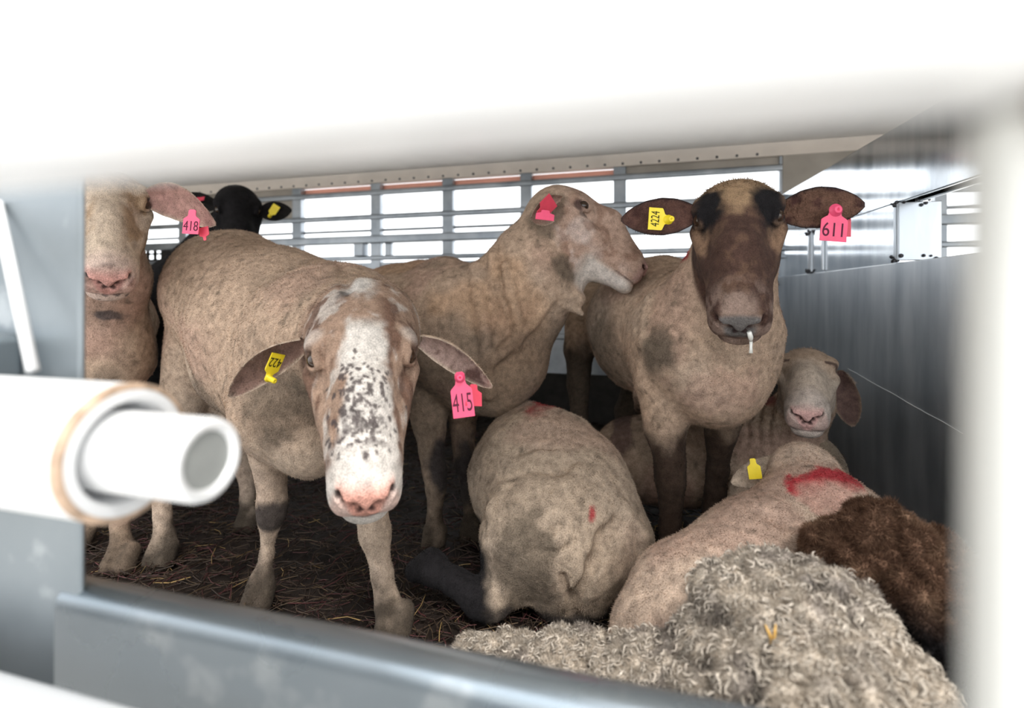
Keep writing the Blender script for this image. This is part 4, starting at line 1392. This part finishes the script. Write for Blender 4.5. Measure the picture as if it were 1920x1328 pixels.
def colF(P, Q):
    C = coat(P, 101, np.array([.52, .40, .315]), .3, .4)
    n = (fbm(P, 60, 104, 3) - .5) * .02
    a = f_red
    for (px, py, rx, rz) in ((1560, 900, .034, .030), (1570, 915, .032, .026), (1545, 922, .026, .026), (1565, 905, .040, .030), (1525, 916, .030, .034), (1545, 936, .026, .034), (1490, 912, .014, .014), (1592, 900, .03, .02)):
        c = f0.hit(px, py)
        C = mixc(C, RED * 1.05, blob(P, c, (rx, .05, rz), .35, 70, 6, .2) * (0.75 + 0.25 * sstep(.4, .5, fbm(P, 150, 3, 2))))
    C = mixc(C, CREAM * 1.15, blob(P, f0.hit(1600, 950), (.09, .07, .05), .4, 30, 8) * .7)
    C = mixc(C, DIRT * .9, blob(P, f0.hit(1330, 1100), (.035, .04, .03), .5, 40, 9) * .6)
    C = mixc(C, DIRT * .6, (1 - sstep(.02, .10, P[:, 2])) * .5)
    return C


f0 = f
f_red = f.hit(1545, 915)
earFL = dict(shape=dict(base=at(1475, 862, 1.08), tip=at(1372, 908, 1.03), width=.060, facing=cdir(.25, -.55, -.6), cup=.40), col=ear_colour(CREAM * .9, [.25, .16, .14], CREAM, 14))
earFR = dict(shape=dict(base=at(1545, 830, 1.10), tip=at(1590, 900, 1.06), width=.06, facing=cdir(-.25, -.55, -.6), cup=.40), col=ear_colour(DIRT * 1.2, [.25, .16, .14], DIRT, 15))
sF = make_sheep(f, colF, 'shorn ewe lying with back turned and a red paint mark across the shoulders', hF, [earFL, earFR],
                seed=18, nfuzz=90000, h=0.0055, eyes=False)
ear_tag(sF, at(1414, 880, 1.015), cdir(-.1, .9, .0), cdir(-.15, .2, 1), .024, .036, '', M_YEL, M_INK2, stud=False, label='yellow-green ear tag')


def clumps(f, n, r, seed):
    """tight locks standing proud of the fleece"""
    g = np.random.default_rng(seed)
    lo = np.min([p.lo for p in f.p], 0) - .02; hi = np.max([p.hi for p in f.p], 0) + .02
    V, Q = surface_nets(f.grid(lo, hi, .012), lo, .012)
    V = V[V[:, 2] > 0.0]
    base = Field(); base.p = list(f.p)
    for i in g.choice(len(V), min(n, len(V)), replace=False):
        A = np.linalg.qr(g.normal(0, 1, (3, 3)))[0]
        k = r * g.uniform(.65, 1.35)
        nn = base.grad(V[i])
        f.p.append(Ell(V[i] + nn * k * g.uniform(-.1, .55), A, (k * 1.35, k * .85, k * .8), .004))


# ---- unshorn grey ewe at the front rail and brown ewe against the wall
def curls(n, length, rad, turn, seed, tipcol, basecol, flow=(0, 0, -1), dens=None, up=0.7, noise=12.0):
    """locks of wool: curling tapered strands rooted in the skin"""
    def fn(V, Q, C):
        r = np.random.default_rng(seed)
        a, b, c, d = (V[Q[:, i]] for i in range(4))
        nn = np.cross(c - a, d - b); ar = np.linalg.norm(nn, axis=1); nn /= ar[:, None] + 1e-12
        fi = np.clip(np.searchsorted(np.cumsum(ar) / ar.sum(), r.random(n)), 0, len(Q) - 1)
        u, v = r.random(n)[:, None], r.random(n)[:, None]
        P = (a[fi] * (1 - u) + b[fi] * u) * (1 - v) + (d[fi] * (1 - u) + c[fi] * u) * v
        N = nn[fi]
        if dens is not None:
            k = r.random(n) < dens(P)
            P, N = P[k], N[k]
        m = len(P)
        fl = np.asarray(flow, float) + np.stack([fbm(P, noise, seed + i, 2) - .5 for i in range(3)], 1) * 3.2
        fl = fl - (N * fl).sum(1)[:, None] * N
        t1 = fl / (np.linalg.norm(fl, axis=1)[:, None] + 1e-9)
        t2 = np.cross(N, t1)
        ns, sd = 8, 4
        L = length * r.uniform(.6, 1.35, m)
        ph = r.uniform(0, 6.28, m); sg = np.where(r.random(m) < .5, -1, 1)
        hr = rad * r.uniform(.7, 1.6, m)
        cen = []
        for i in range(ns):
            q = i / (ns - 1)
            th = ph + sg * q * turn * 6.28
            h_ = up * L * (q - .55 * q * q) + hr * np.sin(th) * q
            s_ = L * (.15 * q + .55 * q * q)
            w_ = hr * np.cos(th) * (0.3 + q)
            cen.append(P + N * h_[:, None] + t1 * s_[:, None] + t2 * w_[:, None])
        cen = np.stack(cen, 1)
        tan = np.gradient(cen, axis=1); tan /= np.linalg.norm(tan, axis=2)[..., None] + 1e-9
        aux = np.cross(tan, N[:, None, :]); aux /= np.linalg.norm(aux, axis=2)[..., None] + 1e-9
        bi = np.cross(tan, aux)
        q = np.linspace(0, 1, ns)
        tw = rad * .62 * (1.0 - .72 * q ** 1.6)
        W = tw[None, :, None] * r.uniform(.7, 1.35, m)[:, None, None]
        ring = []
        for j in range(sd):
            a_ = 2 * math.pi * j / sd
            bump = 1 + 0.25 * r.normal(0, 1, (m, ns, 1))
            ring.append(cen + (aux * math.cos(a_) + bi * math.sin(a_)) * W * bump)
        X = np.stack(ring, 2).reshape(-1, 3)
        k = (np.arange(m) * ns * sd)[:, None]
        F = []
        for i in range(ns - 1):
            for j in range(sd):
                F.append(np.concatenate([k + i * sd + j, k + i * sd + (j + 1) % sd, k + (i + 1) * sd + (j + 1) % sd, k + (i + 1) * sd + j], 1))
        F = np.concatenate(F)
        cc = np.asarray(basecol)[None, None] + (np.asarray(tipcol) - np.asarray(basecol))[None, None] * sstep(0.15, .75, q)[None, :, None]
        cc = cc * r.uniform(.72, 1.2, m)[:, None, None] * (0.75 + .5 * fbm(P, 14, seed + 9, 3))[:, None, None]
        CC = np.repeat(cc, sd, 1).reshape(-1, 3)
        # loose fibres over the locks
        bv, bt, bc = blades(X, F, CC, int(m * 5), .006, .0004, flow, .4, seed + 1, .2)
        bq = np.concatenate([bt, bt[:, 2:3]], 1)
        tri = F
        return np.concatenate([X, bv]), np.concatenate([tri, np.concatenate([bt[:, :2], bt[:, 2:], bt[:, 2:]], 1)[:, :4] + len(X)]), np.concatenate([CC, bc]), 0
    return fn


f = Field()
f.add(Cone(at(1450, 1195, .60), .076, at(1500, 1300, .56), .088, .04), Cone(at(1500, 1300, .56), .088, at(1530, 1420, .50), .09, .04))
f.add(Cone(at(1460, 1300, .58), .08, at(1300, 1345, .60), .060, .03), Cone(at(1300, 1345, .60), .058, at(1060, 1300, .69), .045, .03), Cone(at(1060, 1300, .69), .045, at(880, 1270, .76), .032, .03))
f.add(Cone(at(1540, 1180, .60), .045, at(1590, 1290, .55), .05, .03))
f.noise = [(0.008, 30.0, 67), (0.003, 90.0, 68)]
clumps(f, 900, .0135, 5)


def colG(P, Q):
    return mixc(np.tile([.50, .44, .37], (len(P), 1)), [.24, .21, .19], sstep(.45, .7, fbm(P, 28, 6, 3)) * .8) * (0.7 + .6 * fbm(P, 60, 3, 3))[:, None]


f_g = f
sG = make_sheep(f, colG, 'unshorn ewe with curly grey fleece lying along the front rail', None, [], seed=19, nfuzz=230000, flen=.0075, fwid=.0005, h=.0042, lean=.35, shade=.3,
                extra=curls(7000, .0130, .0024, .9, 5, [.56, .50, .43], [.30, .265, .225], noise=60.0))

f = Field()
f.add(Cone(at(1660, 1080, .74), .078, at(1715, 1165, .71), .092, .04), Cone(at(1715, 1165, .71), .092, at(1765, 1290, .66), .10, .04), Cone(at(1560, 1030, .75), .026, at(1640, 1055, .74), .05, .04))
f.noise = [(0.008, 30.0, 77), (0.003, 90.0, 78)]
clumps(f, 380, .0125, 6)


def colH(P, Q):
    C = mixc(np.tile([.15, .085, .055], (len(P), 1)), [.30, .19, .125], sstep(.48, .68, fbm(P, 30, 3, 3)) * .7)
    return mixc(C, BLACK, 1 - sstep(.19, .27, P[:, 2] + (fbm(P, 15, 5, 3) - .5) * .08))  # lower half painted black: dark wool plus the shadow low down


sH = make_sheep(f, colH, 'dark brown woolly sheep squeezed between grey fleece and metal partition', None, [], seed=20, nfuzz=240000, flen=.008, fwid=.0005, h=.0045, lean=.3, shade=.4)

q = f_g.hit(1442, 1205)
sw = MB()
for a, b in (((0, 0, .002), (.004, -.004, .024)), ((.001, 0, .004), (-.005, -.004, .022))):
    sw.tube([q + np.array(a) + [0, -.006, 0], q + (np.array(a) + np.array(b)) / 2 + [.001, -.008, 0], q + np.array(b) + [0, -.006, 0]], [.0012, .0016, .0007], 6)
tag(sw.build('straw_wisp', plain('golden_straw', (.55, .33, .09), .5, 0, .4, 200, .2), smooth=True), 'golden straw wisp stuck in the curly grey fleece', 'straw')
# ------------------------------------------------------------------ bedding
def bedding():
    n = 170
    xs = np.linspace(-2.6, 0.78, n * 2); ys = np.linspace(0.37, 2.60, n)
    X, Y = np.meshgrid(xs, ys, indexing='ij')
    wx = 0.482 + (2.62 - Y) * math.tan(math.radians(6.0)) - 0.012      # up to the partition
    X = -2.6 + (X + 2.6) / (0.78 + 2.6) * (wx + 2.6)
    P = np.stack([X, Y, X * 0], -1).reshape(-1, 3)
    Z = 0.028 * (fbm(P, 7.0, 3, 4) - 0.5) + 0.010 * (vnoise(P, 55.0, 8) - .5) - 0.002
    V = P.copy(); V[:, 2] = Z
    nx, ny = X.shape
    I = np.arange(nx * ny).reshape(nx, ny)
    Q = np.stack([I[:-1, :-1], I[1:, :-1], I[1:, 1:], I[:-1, 1:]], -1).reshape(-1, 4)
    nz = fbm(P, 14.0, 21, 3)
    C = np.tile([0.022, 0.015, 0.012], (len(V), 1)) * (0.5 + nz)[:, None]
    # straw
    r = np.random.default_rng(3)
    m = 26000
    c = np.stack([r.uniform(-2.2, 0.7, m), 0.38 + 1.9 * r.random(m) ** 1.5, np.zeros(m)], 1)
    c[:, 2] = 0.028 * (fbm(c, 7.0, 3, 4) - 0.5) + 0.006 + r.random(m) * 0.014
    c[:, 0] = np.minimum(c[:, 0], 0.482 + (2.62 - c[:, 1]) * math.tan(math.radians(6.0)) - 0.05)
    th = r.uniform(0, 2 * math.pi, m)
    d = np.stack([np.cos(th), np.sin(th), r.normal(0, 0.16, m)], 1)
    L = r.uniform(0.015, 0.075, m)[:, None]; w = r.uniform(0.0005, 0.0015, m)[:, None]
    s = np.stack([-np.sin(th), np.cos(th), np.zeros(m)], 1)
    up = np.array([0, 0, 1.0])
    bend = r.normal(0, 0.12, m)[:, None] * L * s
    a, mid, b = c - d * L / 2, c + bend, c + d * L / 2
    rings = []
    for q in (a, mid, b):
        rings += [q + s * w, q - s * w * .5 + up * w, q - s * w * .5 - up * w]
    SV = np.stack(rings, 1).reshape(-1, 3)
    k = np.arange(m)[:, None] * 9
    F = []
    for j in (0, 3):
        for i in range(3):
            F.append(np.concatenate([k + j + i, k + j + (i + 1) % 3, k + j + 3 + (i + 1) % 3, k + j + 3 + i], 1))
    F = np.concatenate(F)
    kind = r.random(m)
    near = np.exp(-((c[:, 0] + 0.03) ** 2 + (c[:, 1] - 0.90) ** 2) / 0.05) + .8 * np.exp(-((c[:, 0] - 0.06) ** 2 + (c[:, 1] - 1.4) ** 2) / 0.03)
    dark = np.array([0.050, 0.032, 0.022]); gold = np.array([0.36, 0.24, 0.10]); mid_ = np.array([0.09, 0.06, 0.035]); wine = np.array([0.085, 0.030, 0.030])
    cc = np.where((kind < 0.62)[:, None], dark, np.where((kind < 0.80)[:, None], wine, mid_))
    cc = np.where((r.random(m) < 0.015 + 0.40 * near)[:, None], gold, cc) * r.uniform(0.6, 1.3, m)[:, None]
    SC = np.repeat(cc, 9, 0)
    me = np_mesh('straw_bedding', np.concatenate([V, SV]), [Q, F + len(V)], np.concatenate([C, SC]), True,
                 np.concatenate([np.zeros(len(Q)), np.ones(len(F))]))
    m1 = hide_mat('trodden_manure'); m2 = hide_mat('straw_stalks')
    b1 = m1.node_tree.nodes['Principled BSDF']; b1.inputs['Sheen Weight'].default_value = 0; b1.inputs['Specular IOR Level'].default_value = 0.35; b1.inputs['Roughness'].default_value = 0.6
    b2 = m2.node_tree.nodes['Principled BSDF']; b2.inputs['Roughness'].default_value = 0.5; b2.inputs['Sheen Weight'].default_value = 0; b2.inputs['Specular IOR Level'].default_value = 0.4
    o = link('straw_bedding', me, [m1, m2])
    tag(o, 'dark trodden straw and manure bedding covering the trailer deck', 'bedding', None, 'stuff')


bedding()
